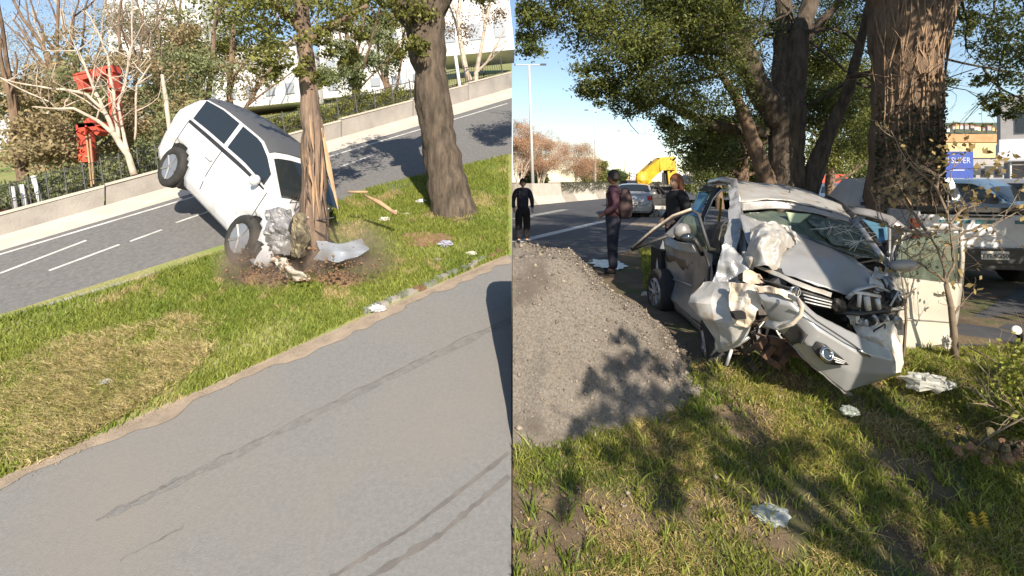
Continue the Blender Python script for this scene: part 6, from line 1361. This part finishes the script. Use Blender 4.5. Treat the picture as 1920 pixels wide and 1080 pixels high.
# buildings beyond
M['window_far'] = mat('window_far', (.30, .33, .38), .3)
def lbuild(px0, px1, py0, py1, Y_, label, wallm='white_wall', rows=2, cols=3, rot=.10, name='far_building'):
    a, b = P(px0, py1, Y_), P(px1, py0, Y_); c = (a+b)/2; w_, h_ = b.x-a.x, b.z-a.z; t = thing(name, label, 'building', (c.x, Y_, a.z)); R_ = Matrix.Rotation(-rot, 3, 'Y')
    MB().box((c.x, Y_+1.5, c.z), (w_, 3, h_), R_).build('wall', wallm, t)
    MB().box(Vector((c.x, Y_+1.5, c.z))+R_ @ Vector((0, 0, h_/2+.06)), (w_*1.03, 3.2, .14), R_).build('roof', 'grey_wall', t)
    for r_ in range(rows):
        for k in range(cols):
            q = Vector((c.x, Y_+1.5, c.z))+R_ @ Vector(((k+.5-cols/2)*w_/cols, -1.52, (r_+.5-rows/2)*h_/rows)); MB().box(q, (w_/cols*.45, .06, h_/rows*.38), R_).build('window', 'window_far', t)
lbuild(375, 560, 92, 200, 19, 'long white building behind the thrown car and the struck tree', rows=2, cols=5); lbuild(600, 800, 50, 175, 21, 'white building between the struck tree and the leaning tree', rows=3, cols=5)
lbuild(815, 957, -60, 100, 26, 'tall white wall at the upper right corner of the left view', rows=2, cols=3); lbuild(-120, 40, 170, 330, 17, 'pale building at the left edge behind the hedge', rows=2, cols=3); lbuild(80, 180, 195, 290, 18, 'small white building glimpsed behind the bare white tree', rows=2, cols=3)
lbuild(200, 380, -10, 110, 30, 'hazy lilac white tower behind the treetops', rows=5, cols=5)
# background trees and hedges on the terrace
spec = [(40, 8.8, 150, 330, .9, 'leaf_brown', 'dense brownish tree at the far left edge', 2), (100, 9.6, 120, 330, 1.0, 'leaf_green', 'dark green tree behind the bare white branches', 2), (170, 10.6, 100, 330, 1.0, 'leaf_brown', 'brown leaved tree above the red totem', 2), (250, 12, 110, 300, 1.1, 'leaf_brown', 'russet tree right of the bare white tree', 2),
        (310, 13, 90, 270, 1.2, 'leaf_green', 'green tree behind the pale pole', 1), (370, 14, 60, 200, 1.2, 'leaf_brown', 'orange brown tree above the tail of the thrown car', 1), (440, 14.5, 30, 170, 1.1, 'leaf_olive', 'olive tree above the white car roof', 0), (50, 12, 40, 300, 1.3, 'twig_brown', 'bare grey brown tree top left under the sky', 3), (170, 13, 20, 260, 1.5, 'twig_brown', 'large leafless tree crown above the red totem', 3),
        (640, 15, 110, 200, .7, 'leaf_green', 'dark green shrub tree between the two trunks', 0), (680, 16, 20, 160, .9, 'leaf_green', 'green tree high between the two trunks', 0), (330, 15, 20, 120, 1.4, 'leaf_olive', 'mossy green tree at the top of the left view', 0), (740, 17, 20, 150, .8, 'leaf_olive', 'olive tree just left of the leaning trunk', 0)]
M['leaf_hazed'] = mat('leaf_hazed', (.17, .21, .09), .7, 0, (.30, .33, .16), 1.2, trans=.4, island=.35)  # green lightened so that haze sits in the leaf colour
M['russet_hazed'] = mat('russet_hazed', (.30, .25, .14), .7, 0, (.40, .31, .17), 1.2, trans=.4, island=.35)  # russet paled for haze in the same way
for px, Y_, top, bot, r_, mm, lab, n_ in spec:
    mm = {'leaf_green': 'leaf_hazed', 'leaf_brown': 'russet_hazed'}.get(mm, mm)
    tz = P(px, top, Y_); g = W(px, 0); base = Vector((tz.x+.1, Y_, g.z)); t = thing('terrace_tree', lab, 'tree', tuple(base), 'trees behind the avenue')
    m_ = MB(); branch(m_, base, (-.14, 0, 1), max(.8, tz.z-base.z), .10 if mm != 'twig_brown' else .055, 3 if mm == 'twig_brown' else 2, .55, 4 if mm == 'twig_brown' else 3, .12, None, .3, 7, clip='L'); m_.build('trunk', 'bark' if mm != 'twig_brown' else 'bark_white', t)
    hh = (bot-top)/F*Y_; bl = [(Vector((tz.x+random.uniform(-.9, .9)*r_, Y_+random.uniform(-.6, .6), tz.z-random.random()*hh*.8)), r_*random.uniform(.35, .6)) for _ in range(9+int(hh*2))]
    leaf_mesh('crown', clumps(bl, 560 if mm != 'twig_brown' else 800, 12, .3, .4), .075, mm, t, 'stuff', .5 if mm != 'twig_brown' else .12, clip='L')
for px0, px1, d_, h_, mm, lab in ((-60, 120, 1.0, .45, 'leaf_green', 'low dark green hedge at the left behind the white posts'), (120, 300, 1.3, .5, 'leaf_green', 'green hedge behind the trunk of the white barked tree'), (300, 440, 1.6, .8, 'leaf_green', 'hedge behind the tail of the thrown car'), (430, 600, 1.6, .5, 'leaf_olive', 'bright green bushes behind the thrown car roof'), (600, 780, 2.0, .7, 'leaf_olive', 'yellow green bushes between the two trunks'), (780, 950, 2.0, .35, 'leaf_brown', 'dry low bushes behind the fence at the upper right')):
    mm = {'leaf_green': 'leaf_hazed', 'leaf_brown': 'russet_hazed'}.get(mm, mm); bl = []
    for px in range(px0, px1, 11): p = W(px, d_+random.uniform(0, .6)); bl.append((p+Vector((0, 0, h_*.5*random.uniform(.5, 1.4))), h_*.55))
    p = W((px0+px1)/2, d_); t = thing('hedge', lab, 'hedge', tuple(p)); leaf_mesh('foliage', clumps(bl, 420, 8, .3, .4), .06, mm, t, 'stuff', .55, clip='L')
print('built', len(bpy.data.objects))
